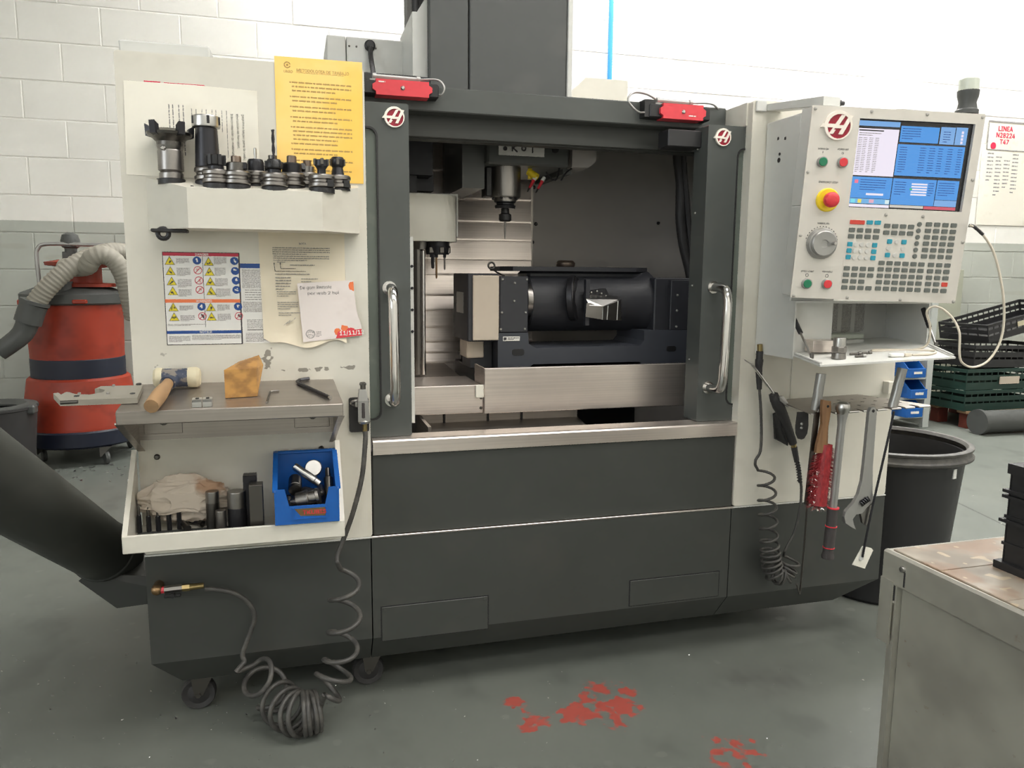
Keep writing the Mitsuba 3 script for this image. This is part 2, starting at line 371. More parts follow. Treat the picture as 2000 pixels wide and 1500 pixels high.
# ================================================================ milling machine
MM = thing('milling_machine', 'large cream and charcoal milling machine with an open front, on casters', 'milling machine')
mat('door_window', smudge((.105, .125, .108), (.16, .175, .15), 14., .6, .8, .6), .16)
W_ = 2.282
def base_piece(x0, x1, xl, xr):
    return hull([(x0, 0, .4935), (x1, 0, .4935), (x0, 0, .2), (x1, 0, .2), (xl, .075, .105), (xr, .075, .105),
                 (x0, 1.4, .4935), (x1, 1.4, .4935), (xl, 1.3, .105), (xr, 1.3, .105), (x0, 1.4, .2), (x1, 1.4, .2)])
part(MM, 'base_cover', base_piece(0, .5725, .062, .5725), 'charcoal', smooth=False)
part(MM, 'base_cover', base_piece(.5755, 1.6975, .5755, 1.6975), 'charcoal', smooth=False)
part(MM, 'base_cover', base_piece(1.7005, 2.282, 1.7005, 2.165), 'charcoal', smooth=False)
def cover(x0, x1, z0, z1):
    part(MM, 'access_cover', join(bx(x0, x1, -.0022, .0, z0, z1, .001), bx(x0 + .004, x0 + .012, -.004, -.002, z1 - .012, z1 - .006), bx(x1 - .012, x1 - .004, -.004, -.002, z1 - .012, z1 - .006)), 'charcoal', smooth=False)
    part(MM, 'cover_seam', join(bx(x0 - .003, x1 + .003, -.0009, .001, z1, z1 + .0028), bx(x0 - .003, x0, -.0009, .001, z0, z1), bx(x1, x1 + .003, -.0009, .001, z0, z1), bx(x0 - .002, x1 + .002, -.0009, .001, z0 - .0018, z0)), 'black', smooth=False)
cover(.600, .907, .189, .289)
cover(1.359, 1.665, .207, .288)
# cream side panels (thin sheet boxes; the doors slide behind them)
lp = join(ext(rrect(0, .4995, .578, 1.733, .008), .028, (0, .028, 0)), bx(0, .022, .028, 1.2, .4995, 1.733), bx(.02, .578, 1.18, 1.2, .4995, 1.733))
part(MM, 'front_panel', lp, 'cream', smooth=False)
rp = join(ext(rrect(1.705, .4995, W_, 1.733, .008), .028, (0, .028, 0)), bx(1.705, 1.718, .026, .04, .77, 1.70), bx(1.70, 1.72, .026, .27, 1.664, 1.73), bx(W_ - .022, W_, .028, 1.2, .4995, 1.733), bx(1.705, W_ - .02, 1.18, 1.2, .4995, 1.733))
part(MM, 'front_panel', rp, 'cream', smooth=False)
part(MM, 'panel_strip', bx(.0, .578, -.003, .004, .4945, .4985), 'light_grey', smooth=False)
part(MM, 'panel_strip', bx(1.705, W_, -.003, .004, .4945, .4985), 'light_grey', smooth=False)
part(MM, 'top_cap', bx(.006, .209, .03, .22, 1.7335, 1.766, .004), 'light_grey', smooth=False)
part(MM, 'front_apron', bx(.5815, 1.7025, .004, .05, .4985, .729, .003), 'charcoal', smooth=False)
part(MM, 'apron_strip', bx(.575, 1.7055, -.002, .006, .4935, .4985, .001), 'stainless', smooth=False)
sill = ext_x(Polygon([(0.001, .7285), (-.003, .7285), (-.003, .764), (.0, .7685), (.006, .770), (.072, .770), (.072, .762), (.02, .762), (.001, .755)]), .5835, 1.7045)
part(MM, 'door_sill', sill, 'stainless', smooth=False)
# top beam and roof of the enclosure
part(MM, 'top_beam', join(bx(.58, 1.70, .14, .20, 1.669, 1.736, .003), bx(.58, 1.70, .20, .26, 1.70, 1.735)), 'charcoal_door', smooth=False)
part(MM, 'inner_beam', join(bx(.58, 1.70, .20, .225, 1.609, 1.70, .002), bx(.58, 1.70, .215, .26, 1.606, 1.614)), 'charcoal', smooth=False)
part(MM, 'enclosure_roof', join(bx(.02, .78, .26, 1.19, 1.705, 1.73), bx(1.32, W_ - .03, .26, 1.19, 1.705, 1.73), bx(.78, 1.32, .9, 1.19, 1.705, 1.73), bx(.78, 1.32, .26, .46, 1.705, 1.73)), 'interior_dark', smooth=False)
# enclosure inside
part(MM, 'rear_wall', join(bx(1.287, 2.0, .85, .87, .55, 1.705), bx(.60, .86, .86, .88, .55, 1.705)), 'interior_grey', smooth=False)
part(MM, 'inner_side', bx(.585, .60, .20, .88, .50, 1.70), 'interior_grey', smooth=False)
part(MM, 'inner_side', bx(2.0, 2.015, .20, .88, .50, 1.70), 'interior_grey', smooth=False)
for px in ((1.296, 1.555), (1.284, 1.416), (1.306, 1.416), (1.293, 1.345), (1.83, 1.432)):
    part(MM, 'wall_bolt', screw(px[0], .85, px[1], .007, h=.006), 'black')
part(MM, 'wall_edge', bx(1.281, 1.290, .838, .852, 1.20, 1.60), 'stainless_dull', smooth=False)
zs = [.83, .885, .925, .965, 1.02, 1.083, 1.14, 1.217, 1.275, 1.347, 1.416, 1.50, 1.60, 1.70]
for i in range(len(zs) - 1):
    a, b_ = zs[i], zs[i + 1]; y = .80 + .05 * (i / 12)
    part(MM, 'way_cover', ext_x(Polygon([(y - .012, a), (y - .012, a + .006), (y, b_ + .003), (y + .012, b_ + .003), (y + .012, a)]), .845, 1.281), 'stainless', smooth=False)
part(MM, 'drip_pan', join(hull([(.6, .075, .735), (1.70, .075, .735), (.6, .34, .60), (1.70, .34, .60), (.6, .075, .72), (1.70, .075, .72), (.6, .34, .58), (1.70, .34, .58)]), bx(.6, 2.0, .33, .86, .57, .59)), 'interior_dark', smooth=False)
part(MM, 'chip_tray', join(hull([(.755, .13, .716), (1.30, .13, .716), (.78, .34, .745), (1.30, .34, .745), (.755, .13, .71), (1.30, .13, .71), (.78, .34, .735), (1.30, .34, .735)]), bx(.765, 1.30, .335, .345, .735, .775), bx(.755, .765, .12, .345, .70, .775)), 'stainless_dull', smooth=False)
for x in (.84, .985, 1.10): part(MM, 'tray_clip', bx(x, x + .006, .328, .336, .74, .772, .001), 'black', smooth=False)
# table apron of two stainless sheets with the table behind
part(MM, 'table_apron', join(bx(.728, .952, .25, .256, .787, .876, .002), bx(.73, .95, .256, .50, .866, .872), bx(.70, .728, .26, .50, .787, .93)), 'stainless', smooth=False)
part(MM, 'table_apron', join(bx(.954, 1.72, .244, .25, .785, .928, .002), bx(.954, .96, .25, .38, .785, .928), bx(.954, 1.72, .25, .262, .922, .928)), 'stainless', smooth=False)
for z in (.803, .835): part(MM, 'apron_screw', screw(.945, .25, z, .005), 'steel_dark')
part(MM, 'apron_block', bx(.925, .953, .2435, .25, .835, .877, .003), 'white_paint', smooth=False)
part(MM, 'saddle', join(bx(.96, 1.72, .30, .74, .80, .905, .004), bx(.985, 1.70, .74, .80, .60, .93)), 'black', smooth=False)
part(MM, 'way_floor', hull([(.70, .50, .872), (.93, .50, .872), (.70, .80, .885), (.93, .80, .885), (.70, .5, .86), (.93, .5, .86), (.70, .80, .87), (.93, .8, .87)]), 'stainless_dull', smooth=False)
# spindle head
HD = part(MM, 'spindle_head', join(bx(1.005, 1.285, .42, .80, 1.575, 1.72, .006), bx(.93, 1.005, .46, .80, 1.50, 1.72), bx(1.285, 1.315, .48, .80, 1.56, 1.72)), 'charcoal_door', smooth=False)
part(MM, 'head_box', hull([(1.300, .43, 1.70), (1.385, .43, 1.70), (1.30, .43, 1.578), (1.36, .43, 1.578), (1.385, .43, 1.60), (1.30, .6, 1.70), (1.385, .6, 1.70), (1.30, .6, 1.578), (1.36, .6, 1.578)]), 'interior_grey', smooth=False)
part(MM, 'head_sticker', bx(1.042, 1.198, .4188, .42, 1.604, 1.66), 'sticker_white', smooth=False, label='oily white sticker with four black pictograms')
pic = unary_union([Point(1.064, 1.625).buffer(.007), Point(1.064, 1.637).buffer(.005)])
pic = [ext(pic, .0006, (0, .4188, 0)), ext(unary_union([sbox(1.086, 1.617, 1.091, 1.64), LineString([(1.091, 1.628), (1.104, 1.64)]).buffer(.0025), LineString([(1.091, 1.628), (1.104, 1.617)]).buffer(.0025)]), .0006, (0, .4188, 0)),
       ext(ring(1.127, 1.628, .009, .004), .0006, (0, .4188, 0)), ext(unary_union([sbox(1.155, 1.615, 1.159, 1.638), sbox(1.153, 1.634, 1.161, 1.640)]), .0006, (0, .4188, 0))]
part(MM, 'head_print', join(pic), 'ink', smooth=False)
part(MM, 'head_port', cyl((1.235, .425, 1.63), (1.235, .415, 1.63), .012), 'black')
sx, sy = 1.087, .50
part(MM, 'spindle_nose', lathe([(0, .12), (.052, .12), (.052, .006), (.049, 0), (.038, 0), (.038, -.012), (0, -.012)], sx, sy, 1.475, 40), 'steel_grey')
part(MM, 'nose_guard', bx(1.018, 1.042, .49, .56, 1.478, 1.575, .003), 'black', smooth=False)
for a in np.arange(8) * PI / 4 + .2: part(MM, 'nose_bolt', screw(sx + .043 * math.cos(a), sy + .043 * math.sin(a), 1.475, .005, (0, 0, -1), .005), 'black_oxide')
# tool held in the spindle
tk = thing('tool_holder', 'black collet holder with a thin steel drill, clamped in the spindle', 'tool holder')
part(tk, 'flange', lathe([(0, 1.475), (.034, 1.475), (.036, 1.468), (.036, 1.460), (.030, 1.457), (.030, 1.453), (.036, 1.450), (.033, 1.440), (0, 1.440)], sx, sy, 0, 32), 'black_oxide')
part(tk, 'collet_nut', lathe([(0, 1.440), (.013, 1.440), (.014, 1.425), (.021, 1.421), (.021, 1.402), (.017, 1.398), (0, 1.398)], sx, sy, 0, 24), 'black')
part(tk, 'drill', lathe([(0, 1.40), (.0035, 1.40), (.0028, 1.36), (.0012, 1.34), (0, 1.338)], sx, sy, 0, 10), 'steel_grey')
# coolant taps and hoses beside the nose
cl = part(MM, 'coolant_manifold', join(cyl((1.165, .49, 1.565), (1.19, .47, 1.545), .012), cyl((1.17, .49, 1.575), (1.17, .49, 1.54), .007)), 'yellow')
for (x, z) in ((1.178, 1.535), (1.208, 1.533)):
    part(MM, 'coolant_nozzle', join(cyl((x, .47, z), (x - .018, .46, z - .028), .006, .004, 12)), 'red')
    part(MM, 'nozzle_fitting', join(cyl((x, .47, z), (x + .008, .472, z + .013), .007, .006, 12)), 'white_plastic')
    part(MM, 'nozzle_tip', cyl((x - .018, .46, z - .028), (x - .026, .455, z - .040), .003, .002, 10), 'black')
for w in ([(1.215, .45, 1.56), (1.235, .44, 1.535), (1.25, .44, 1.54), (1.262, .45, 1.575)], [(1.268, .45, 1.535), (1.285, .45, 1.56), (1.31, .46, 1.578)]):
    part(MM, 'coolant_line', tube(spline(w), .0028, 6), 'black')
# tool carousel on its post at the left
cp = rrect(0.64, .40, .921, .66, .03)
cpoly = Polygon([(.62, .47), (.80, .455), (.87, .462), (.905, .48), (.921, .51), (.921, .75), (.62, .75)])
part(MM, 'carousel_cover', ext_z(cpoly, 1.326, 1.476), 'white_paint', smooth=50)
part(MM, 'carousel_frame', join(bx(.66, .93, .53, .545, 1.478, 1.486), bx(.923, .930, .53, .545, 1.345, 1.48)), 'light_grey', smooth=False)
part(MM, 'carousel_bracket', join(bx(.66, .84, .50, .80, 1.54, 1.70), bx(.74, .79, .52, .56, 1.486, 1.55), bx(.80, .86, .60, .80, 1.50, 1.56)), 'interior_dark', smooth=False)
part(MM, 'carousel_disc', join(cyl((.858, .52, 1.326), (.858, .52, 1.312), .040, n=28), cyl((.858, .52, 1.312), (.858, .52, 1.284), .043, .038, 28)), 'black_oxide')
part(MM, 'carousel_grip', join(*[bx(.858 + .036 * math.sin(a) - .008, .858 + .036 * math.sin(a) + .008, .52 - .040 * math.cos(a) - .006, .52 - .040 * math.cos(a) + .006, 1.288, 1.308, .002) for a in (-.8, 0.2, 1.1)]), 'steel_dark', smooth=False)
part(MM, 'carousel_post', join(cyl((.788, .52, .88), (.788, .52, 1.326), .019, n=24), cyl((.80, .52, 1.300), (.80, .52, 1.326), .028)), 'steel_dark')
part(MM, 'post_sleeve', join(cyl((.806, .505, .88), (.806, .505, 1.295), .007, n=12)), 'chrome')
for i, (x, l, r, m_, lb) in enumerate(((.838, .038, .006, 'black_oxide', 'short black end mill hanging under the tool carousel'), (.850, .072, .0035, 'copper_worn', 'long rust-red drill hanging under the tool carousel'), (.878, .042, .003, 'steel_grey', 'thin grey drill hanging at the right under the tool carousel'))):
    k = thing('carousel_tool', lb, 'drill')
    part(k, 'shank', cyl((x, .50, 1.284), (x, .50, 1.274), r * 1.7, n=10), 'black_oxide')
    part(k, 'bit', lathe_ax([(0, 0), (r, 0), (r * .9, l * .9), (0, l)], (x, .50, 1.274), (0, 0, -1), 10), m_)
# black cable duct inside at the right
part(MM, 'cable_duct', join(tube(spline([(1.735, .52, 1.72), (1.737, .52, 1.65), (1.752, .52, 1.56), (1.755, .52, 1.50), (1.758, .52, 1.42), (1.775, .52, 1.33), (1.80, .52, 1.25), (1.82, .52, 1.18)]), .0195, 14), tube(spline([(1.745, .50, 1.72), (1.752, .50, 1.62), (1.768, .50, 1.50), (1.785, .50, 1.38), (1.81, .50, 1.22)]), .010, 10)), 'rubber')
# column and boxes on top of the machine, behind the beam
part(MM, 'column_cover', bx(.832, .960, .50, .52, 1.74, 2.6, .003), 'charcoal_column', smooth=False)
part(MM, 'column_cover', bx(.963, 1.298, .497, .52, 1.74, 2.6, .003), 'charcoal_column', smooth=False)
part(MM, 'column', join(bx(.835, 1.30, .52, 1.1, 1.73, 2.6), bx(.83, 1.30, .50, 1.1, 1.715, 1.745)), 'charcoal_column', smooth=False)
part(MM, 'column_edge', bx(1.299, 1.316, .49, 1.0, 1.74, 2.6, .002), 'light_grey', smooth=False)
part(MM, 'column_side', ext(Polygon([(.785, 1.80), (.834, 1.80), (.834, 2.115), (.800, 2.06), (.785, 2.06)]), .3, (0, .85, 0)), 'light_grey', smooth=False)
part(MM, 'motor_bracket', join(bx(.79, .832, .60, .70, 2.06, 2.4), cyl((.80, .58, 2.05), (.80, .58, 2.3), .012)), 'black', smooth=False)
part(MM, 'lubrication_block', bx(.763, .83, .48, .56, 1.78, 1.843, .003), 'interior_dark', smooth=False)
RB = part(MM, 'control_box', join(bx(.524, .588, .80, 1.1, 1.74, 2.037, .003), bx(.591, .80, .80, 1.1, 1.74, 2.037, .003), bx(.53, .79, .86, 1.0, 1.70, 1.75)), 'light_grey', smooth=False)
part(MM, 'cable_gland', join(lathe_ax([(0, 0), (.019, 0), (.019, .008), (.013, .012), (.013, .02), (0, .02)], (0.671,0.8,2.011), (0, -1, 0), 20)), 'black')
part(MM, 'box_cable', tube(spline([(0.671,0.78,2.002), (0.671,0.77,1.969), (0.67,0.7,1.909), (0.665,0.6,1.852)]), .0085, 10), 'rubber')
for q in ((686, 83), (701, 84), (741, 88)): part(MM, 'box_screw', screw(*(0.607,0.8,2.017)[:1], .80, 2.0, .004) if False else screw(.60 + .025 * (q[0] - 686) / 15, .80, 2.005, .0035), 'steel_dark')
part(MM, 'guide_rail', join(bx(.56, .79, .40, .46, 1.80, 1.825, .003), bx(.55, .80, .40, .5, 1.735, 1.80)), 'black', smooth=False)
part(MM, 'junction_box', ext(Polygon([(1.400, 1.74), (1.400, 1.895), (1.452, 1.935), (1.482, 1.965), (1.657, 1.965), (1.657, 1.74)]), .3, (0, 1.10, 0)), 'white_paint', smooth=False)
# door interlock switches on the beam
def interlock(x0, x1, z0, z1, y, right):
    n = .009; w = x1 - x0
    P = Polygon([(x0, z0 + n * 1.6), (x0 + n, z0 + n), (x0 + n, z0), (x1 - n, z0), (x1 - n, z0 + n), (x1, z0 + n * 1.6), (x1, z1 - n * 1.6), (x1 - n, z1 - n), (x1 - n, z1), (x0 + n, z1), (x0 + n, z1 - n), (x0, z1 - n * 1.6)])
    k = part(MM, 'interlock_switch', ext(P, .045, (0, y + .035, 0)), 'red_signal', smooth=False)
    part(k, 'switch_body', join(bx(x0 - .03, x1 + .02, y, y + .05, z0 + .003, z1 - .002, .003), bx(x0 - .045, x0 - .01, y + .005, y + .05, z0 + .004, z1 + .01)), 'black', smooth=False)
    part(k, 'switch_screw', screw((x0 + x1) / 2, y - .01, (z0 + z1) / 2, .006), 'steel')
    part(k, 'print', dashes(x0 + (.016 if not right else w * .62), x0 + (.046 if not right else w * .88), z1 - .006 if not right else z0 + .013, .004, 1, .0032, y - .0102, 9), 'white_plastic', smooth=False)
    part(k, 'actuator_rod', join(cyl((x0 + .012, y + .03, z1 + .014), (x1 - .035, y + .03, z1 + .014), .0065, n=12), cyl((x0 + .004, y + .03, z1 + .014), (x0 + .014, y + .03, z1 + .014), .009, n=12), cyl((x1 - .037, y + .03, z1 + .014), (x1 - .027, y + .03, z1 + .014), .009, n=12)), 'tube_grey')
    part(k, 'rod_plate', bx(x0 - .005, x1 - .02, y + .02, y + .06, z1 + .0005, z1 + .006, .001), 'tube_grey', smooth=False)
    if not right: P_ = [(x1 - .028, y + .03, z1 + .014), (x1 + .02, y + .02, z1 + .014), (x1 + .036, y + .01, z1 - .005), (x1 + .03, y + .01, z0 + .016), (x1 + .012, y + .02, z0 + .014)]
    else: P_ = [(x0 + .01, y + .03, z1 + .014), (x0 - .035, y + .02, z1 + .028), (x0 - .085, y + .0, z1 + .024), (x0 - .105, y - .01, z1 - .002), (x0 - .07, y - .005, z0 + .014), (x0 - .022, y + .02, z0 + .022)]
    part(k, 'switch_cable', tube(spline(P_), .0032, 8), 'tube_grey')
    e = P_[-1]
    part(k, 'cable_fitting', cyl(e, (e[0] + (-.012 if not right else .012), e[1], e[2]), .007, n=12), 'tube_grey')
    if right: part(k, 'door_wire', tube(spline([(x1 - .03, y + .03, z1 + .014), (x1 + .04, y + .03, z1 + .016), (x1 + .085, y + .05, z1 - .004)]), .003, 8), 'tube_grey')
interlock(.608, .769, 1.694, 1.735, .10, False)
interlock(1.452, 1.602, 1.683, 1.727, .10, True)
# sliding doors
def emblem(parent, cx, cz, y, s, A=None):
    """round badge: raised rim, dark red field, slanting bars with a bar that runs out through the rim at the left"""
    P_ = lambda pts: Polygon([(cx + s * x, cz + s * z) for x, z in pts])
    rim = Point(cx, cz).buffer(s, quad_segs=14).difference(Point(cx + .05 * s, cz - .06 * s).buffer(s * .83, quad_segs=14))
    leftbar = P_([(-.64, -.60), (-.34, -.60), (.44, .70), (.14, .70)]); rightbar = P_([(.06, -.60), (.36, -.60), (1.0, .70), (.70, .70)])
    arm = P_([(-1.24, -.16), (-1.08, .09), (-.10, .09), (-.02, -.16)]); link = P_([(-.10, -.20), (.30, -.20), (.42, .02), (.04, .02)])
    white = unary_union([rim, leftbar, rightbar, arm, link]).difference(P_([(-.30, -.30), (-.02, -.30), (.03, -.20), (-.24, -.20)]))
    back = ext(Point(cx, cz).buffer(s * .97, quad_segs=14), .004, (0, y, 0)); fg = ext(white, .0065, (0, y, 0))
    if A is not None: back, fg = xf(back, A), xf(fg, A)
    part(parent, 'emblem_field', back, 'emblem_red', smooth=False)
    part(parent, 'emblem', fg, 'emblem_white', smooth=False, label='round red and white badge with two slanting bars')
def door(x0, x1, wx0, wx1, side):
    fr = rrect(x0, .771, x1, 1.662, .006).difference(rrect(wx0, .822, wx1, 1.597, .022))
    k = part(MM, 'door', join(ext(fr, .03, (0, .062, 0))), 'charcoal_door', smooth=False)
    part(k, 'window', ext(rrect(wx0 - .004, .818, wx1 + .004, 1.601, .022), .006, (0, .046, 0)), 'door_window', smooth=False)
    gk = rrect(wx0 - .003, .819, wx1 + .003, 1.600, .024).difference(rrect(wx0 + .0015, .8235, wx1 - .0015, 1.5955, .022))
    part(k, 'window_seal', ext(gk, .004, (0, .0345, 0)), 'black', smooth=False)
    return k
D1 = door(.18, .695, .21, .610, 0)
part(D1, 'edge_strip', bx(.700, .709, .066, .07, .80, 1.32), 'light_grey', smooth=False)
for z in (1.06, 1.12, 1.18, 1.00): part(D1, 'edge_screw', screw(.7045, .066, z + .06, .004), 'black_oxide')
D2 = door(1.580, 2.12, 1.682, 2.08, 1)
part(D2, 'edge_box', join(bx(1.580, 1.60, .06, .115, .771, 1.662, .002), bx(1.592, 1.597, .115, .13, .775, 1.64)), 'charcoal_door', smooth=False)
for z in (1.635, 1.60, 1.41, 1.19, .96): part(D2, 'edge_screw', screw(1.580, .09, z, .004, (-1, 0, 0)), 'steel')
part(D2, 'roller_bracket', join(bx(1.47, 1.58, .07, .14, 1.60, 1.65, .003)), 'black', smooth=False)
def handle(k, a, b_, lean):
    (x0, z0), (x1, z1) = a, b_
    P = [(x0, .034, z0), (x0, .0, z0), (x0 + lean * .2, -.038, z0 - .006), (x0 + lean * .6, -.052, z0 - .03), (x0 + lean * .8, -.055, z0 - .06), ((x0 + x1) / 2 + lean, -.055, (z0 + z1) / 2), (x1 + lean * .8, -.055, z1 + .06), (x1 + lean * .6, -.052, z1 + .03), (x1 + lean * .2, -.038, z1 + .006), (x1, .0, z1), (x1, .034, z1)]
    part(k, 'handle', tube(spline(P, 6), .0135, 18), 'chrome', smooth=60)
    part(k, 'handle_foot', join(cyl((x0, .033, z0), (x0, .028, z0), .019), cyl((x1, .033, z1), (x1, .028, z1), .019)), 'chrome')
handle(D1, (.638, 1.180), (.640, .875), 0.0)
handle(D2, (1.618, 1.186), (1.614, .878), 0.0)
emblem(D1, *(0.657,0.03,1.626)[::2], .0318, .0265)
emblem(D2, *(1.627,0.03,1.627)[::2], .0318, .0255)
# casters
for (cx, cy) in ((.097, .115), (.569, .125), (.33, .40), (1.9, .35)):
    k = part(MM, 'caster', lathe_ax([(0, -.016), (.012, -.018), (.030, -.012), (.043, -.016), (.046, -.008), (.046, .008), (.043, .016), (.03, .012), (.012, .018), (0, .016)], (cx, cy, .0465), (0, 1, 0), 32), 'rubber')
    part(k, 'fork', join(hull([(cx - .018, cy - .023, .10), (cx + .04, cy - .023, .10), (cx - .010, cy - .023, .045), (cx + .012, cy - .023, .045), (cx - .018, cy - .020, .10), (cx + .04, cy - .020, .10), (cx - .01, cy - .020, .045), (cx + .012, cy - .020, .045)]),
                         bx(cx - .018, cx + .04, cy - .023, cy + .023, .096, .106), cyl((cx, cy - .027, .0465), (cx, cy + .026, .0465), .007, n=12)), 'steel_dark', smooth=False)
for x in (.35, 1.2, 2.0): part(MM, 'leveling_foot', join(cyl((x, .7, 0), (x, .7, .02), .05), cyl((x, .7, .02), (x, .7, .11), .015)), 'steel_dark')
# warning labels
lz1, lz0, lx0, lx1 = 1.267, 1.039, .082, .2585
SL = part(MM, 'safety_label', ext(sbox(lx0, lz0, lx1, lz1), .0008, (0, 0, 0)), 'sticker_white', smooth=False, label='safety label with rows of yellow triangles, blue discs and red rings')
yl = -.0008
part(SL, 'frame_line', join(ext(sbox(lx0 - .001, lz0 - .001, lx1 + .001, lz1 + .001).difference(sbox(lx0 + .0005, lz0 + .0005, lx1 - .0005, lz1 - .0005)), .0012, (0, 0, 0)), bx(.1725, .1735, yl - .0004, yl, 1.082, 1.258), bx(lx1 - .0015, lx1 + .0015, yl - .0005, 0, lz0, lz1)), 'ink', smooth=False)
part(SL, 'red_band', bx(lx0, lx1, yl - .0005, yl, lz1 - .0085, lz1 - .0005), 'sticker_red', smooth=False)
part(SL, 'orange_band', bx(lx0, lx1, yl - .0005, yl, 1.1435, 1.152), 'sticker_orange', smooth=False)
part(SL, 'blue_band', bx(lx0, lx1, yl - .0005, yl, 1.066, 1.0735), 'sticker_blue', smooth=False)
part(SL, 'band_lettering', join(textm('DANGER', .0055, .156, lz1 - .0073, yl - .0005, True), textm('WARNING', .0055, .153, 1.145, yl - .0005, True), textm('NOTICE', .0055, .158, 1.0672, yl - .0005, True)), 'sticker_white', smooth=False)
part(SL, 'print', join(*[dashes(x, x + w, z, .0026, n, .0013, yl, s) for x, w, z, n, s in
     ((.112, .030, 1.252, 5, 1), (.112, .032, 1.229, 8, 2), (.113, .032, 1.201, 8, 3), (.114, .030, 1.176, 7, 4), (.199, .030, 1.256, 7, 5), (.200, .026, 1.230, 8, 6), (.200, .030, 1.204, 8, 7), (.201, .034, 1.178, 8, 8),
      (.114, .032, 1.136, 5, 9), (.115, .034, 1.112, 6, 10), (.202, .030, 1.138, 6, 11), (.202, .032, 1.115, 7, 12), (.085, .09, 1.090, 2, 13), (.140, .115, 1.062, 5, 14), (.086, .05, 1.060, 6, 15))]), 'ink_soft', smooth=False)
def tri(cx, cz, h, w): return Polygon([(cx - w / 2, cz - h / 2), (cx + w / 2, cz - h / 2), (cx, cz + h / 2)])
for i, (x, z) in enumerate(((.097, 1.247), (.098, 1.222), (.0995, 1.197), (.101, 1.173), (.187, 1.246), (.188, 1.221), (.189, 1.197), (.190, 1.173), (.1, 1.133), (.101, 1.109), (.187, 1.133), (.188, 1.109))):
    t = tri(x, z, .021, .0235)
    part(SL, 'warning_triangle', ext(t, .0006, (0, yl, 0)), 'sticker_yellow', smooth=False)
    rs = random.Random(i); g = unary_union([LineString([(x + rs.uniform(-.005, .005), z + rs.uniform(-.008, .001)) for _ in range(3)]).buffer(.0011), Point(x + rs.uniform(-.003, .003), z - .001 - rs.random() * .004).buffer(.0022)])
    part(SL, 'pictogram', ext(unary_union([t.difference(t.buffer(-.0009)), g.intersection(t.buffer(-.002))]), .0009, (0, yl, 0)), 'ink', smooth=False)
for i, (x, z, c) in enumerate(((.160, 1.2475, 'b'), (.161, 1.2235, 'p'), (.1625, 1.1985, 'p'), (.1635, 1.175, 'p'), (.2475, 1.2475, 'b'), (.2485, 1.2225, 'b'), (.2495, 1.1985, 'b'), (.250, 1.1755, 'b'), (.1655, 1.1335, 'b'), (.1665, 1.1095, 'p'), (.252, 1.1335, 'b'), (.253, 1.1095, 'p'))):
    rs = random.Random(i + 50); fig = unary_union([LineString([(x + rs.uniform(-.0035, .0035), z + rs.uniform(-.005, .005)) for _ in range(3)]).buffer(.0014), Point(x + rs.uniform(-.002, .002), z + .003).buffer(.0017)]).intersection(Point(x, z).buffer(.0075))
    if c == 'b':
        part(SL, 'blue_disc', ext(Point(x, z).buffer(.0098), .0006, (0, yl, 0)), 'sticker_blue', smooth=False); part(SL, 'pictogram', ext(fig, .0009, (0, yl, 0)), 'sticker_white', smooth=False)
    else:
        part(SL, 'red_ring', ext(unary_union([ring(x, z, .0098, .0083), LineString([(x - .0062, z - .0062), (x + .0062, z + .0062)]).buffer(.0007)]), .0009, (0, yl, 0)), 'sticker_red', smooth=False)
        part(SL, 'pictogram', ext(fig, .0006, (0, yl, 0)), 'pictogram_pink' if i < 9 else 'ink', smooth=False)
L2 = part(MM, 'notice_label', ext(sbox(.2605, 1.040, .345, 1.2415), .0007, (0, 0, 0)), 'sticker_white', smooth=False, label='narrow notice label with a blue header, half under the paper')
part(L2, 'header', bx(.2605, .345, -.0012, -.0007, 1.230, 1.2415), 'sticker_blue', smooth=False)
part(L2, 'print', join(dashes(.264, .34, 1.226, .0034, 14, .0016, -.0007, 21), dashes(.27, .34, 1.176, .006, 5, .002, -.0007, 22), dashes(.264, .34, 1.145, .0034, 8, .0016, -.0007, 23), dashes(.272, .34, 1.10, .004, 6, .0016, -.0007, 24), bx(.272, .345, -.0011, -.0007, 1.0725, 1.0755), dashes(.268, .34, 1.066, .0034, 7, .0016, -.0007, 25)), 'ink_soft', smooth=False)
part(MM, 'red_label', join(bx(.062, .098, -.0008, 0, 1.62, 1.668), bx(.106, .196, -.0008, 0, 1.62, 1.667)), 'ink_red', smooth=False, label='red label whose top edge shows above the white sheet')

mat('stub_brown', smudge((.20, .155, .125), (.12, .09, .075), 60.), .38, metal=.9)
# ================================================================ tool rack on the left panel, with tool holders
RK = thing('tool_rack', 'cream sheet metal tool rack with chamfered ends on the left panel', 'tool rack')
zr = lambda y: 1.444 + .25 * y
pl_ = [(.054, -.001), (.160, -.13), (.462, -.13), (.556, -.035), (.556, -.001)]
part(RK, 'rack_body', hull([(x, y, 1.320) for x, y in pl_] + [(x, y, zr(y)) for x, y in pl_]), 'cream_box', smooth=False)
part(RK, 'hanging_eye', join(tube([(.095 + .012 * math.cos(a), -.06, 1.309 + .012 * math.sin(a)) for a in np.arange(16) * PI / 8], .0055, 8, True), bx(.07, .15, -.075, -.04, 1.312, 1.320, .002)), 'black')
for x, y in ((.085, -.02), (.17, -.112), (.44, -.118), (.53, -.03)): part(RK, 'rack_screw', lathe([(0, 0), (.004, 0), (.003, .002), (0, .002)], x, y, zr(y) - .0005, 10), 'black_oxide')
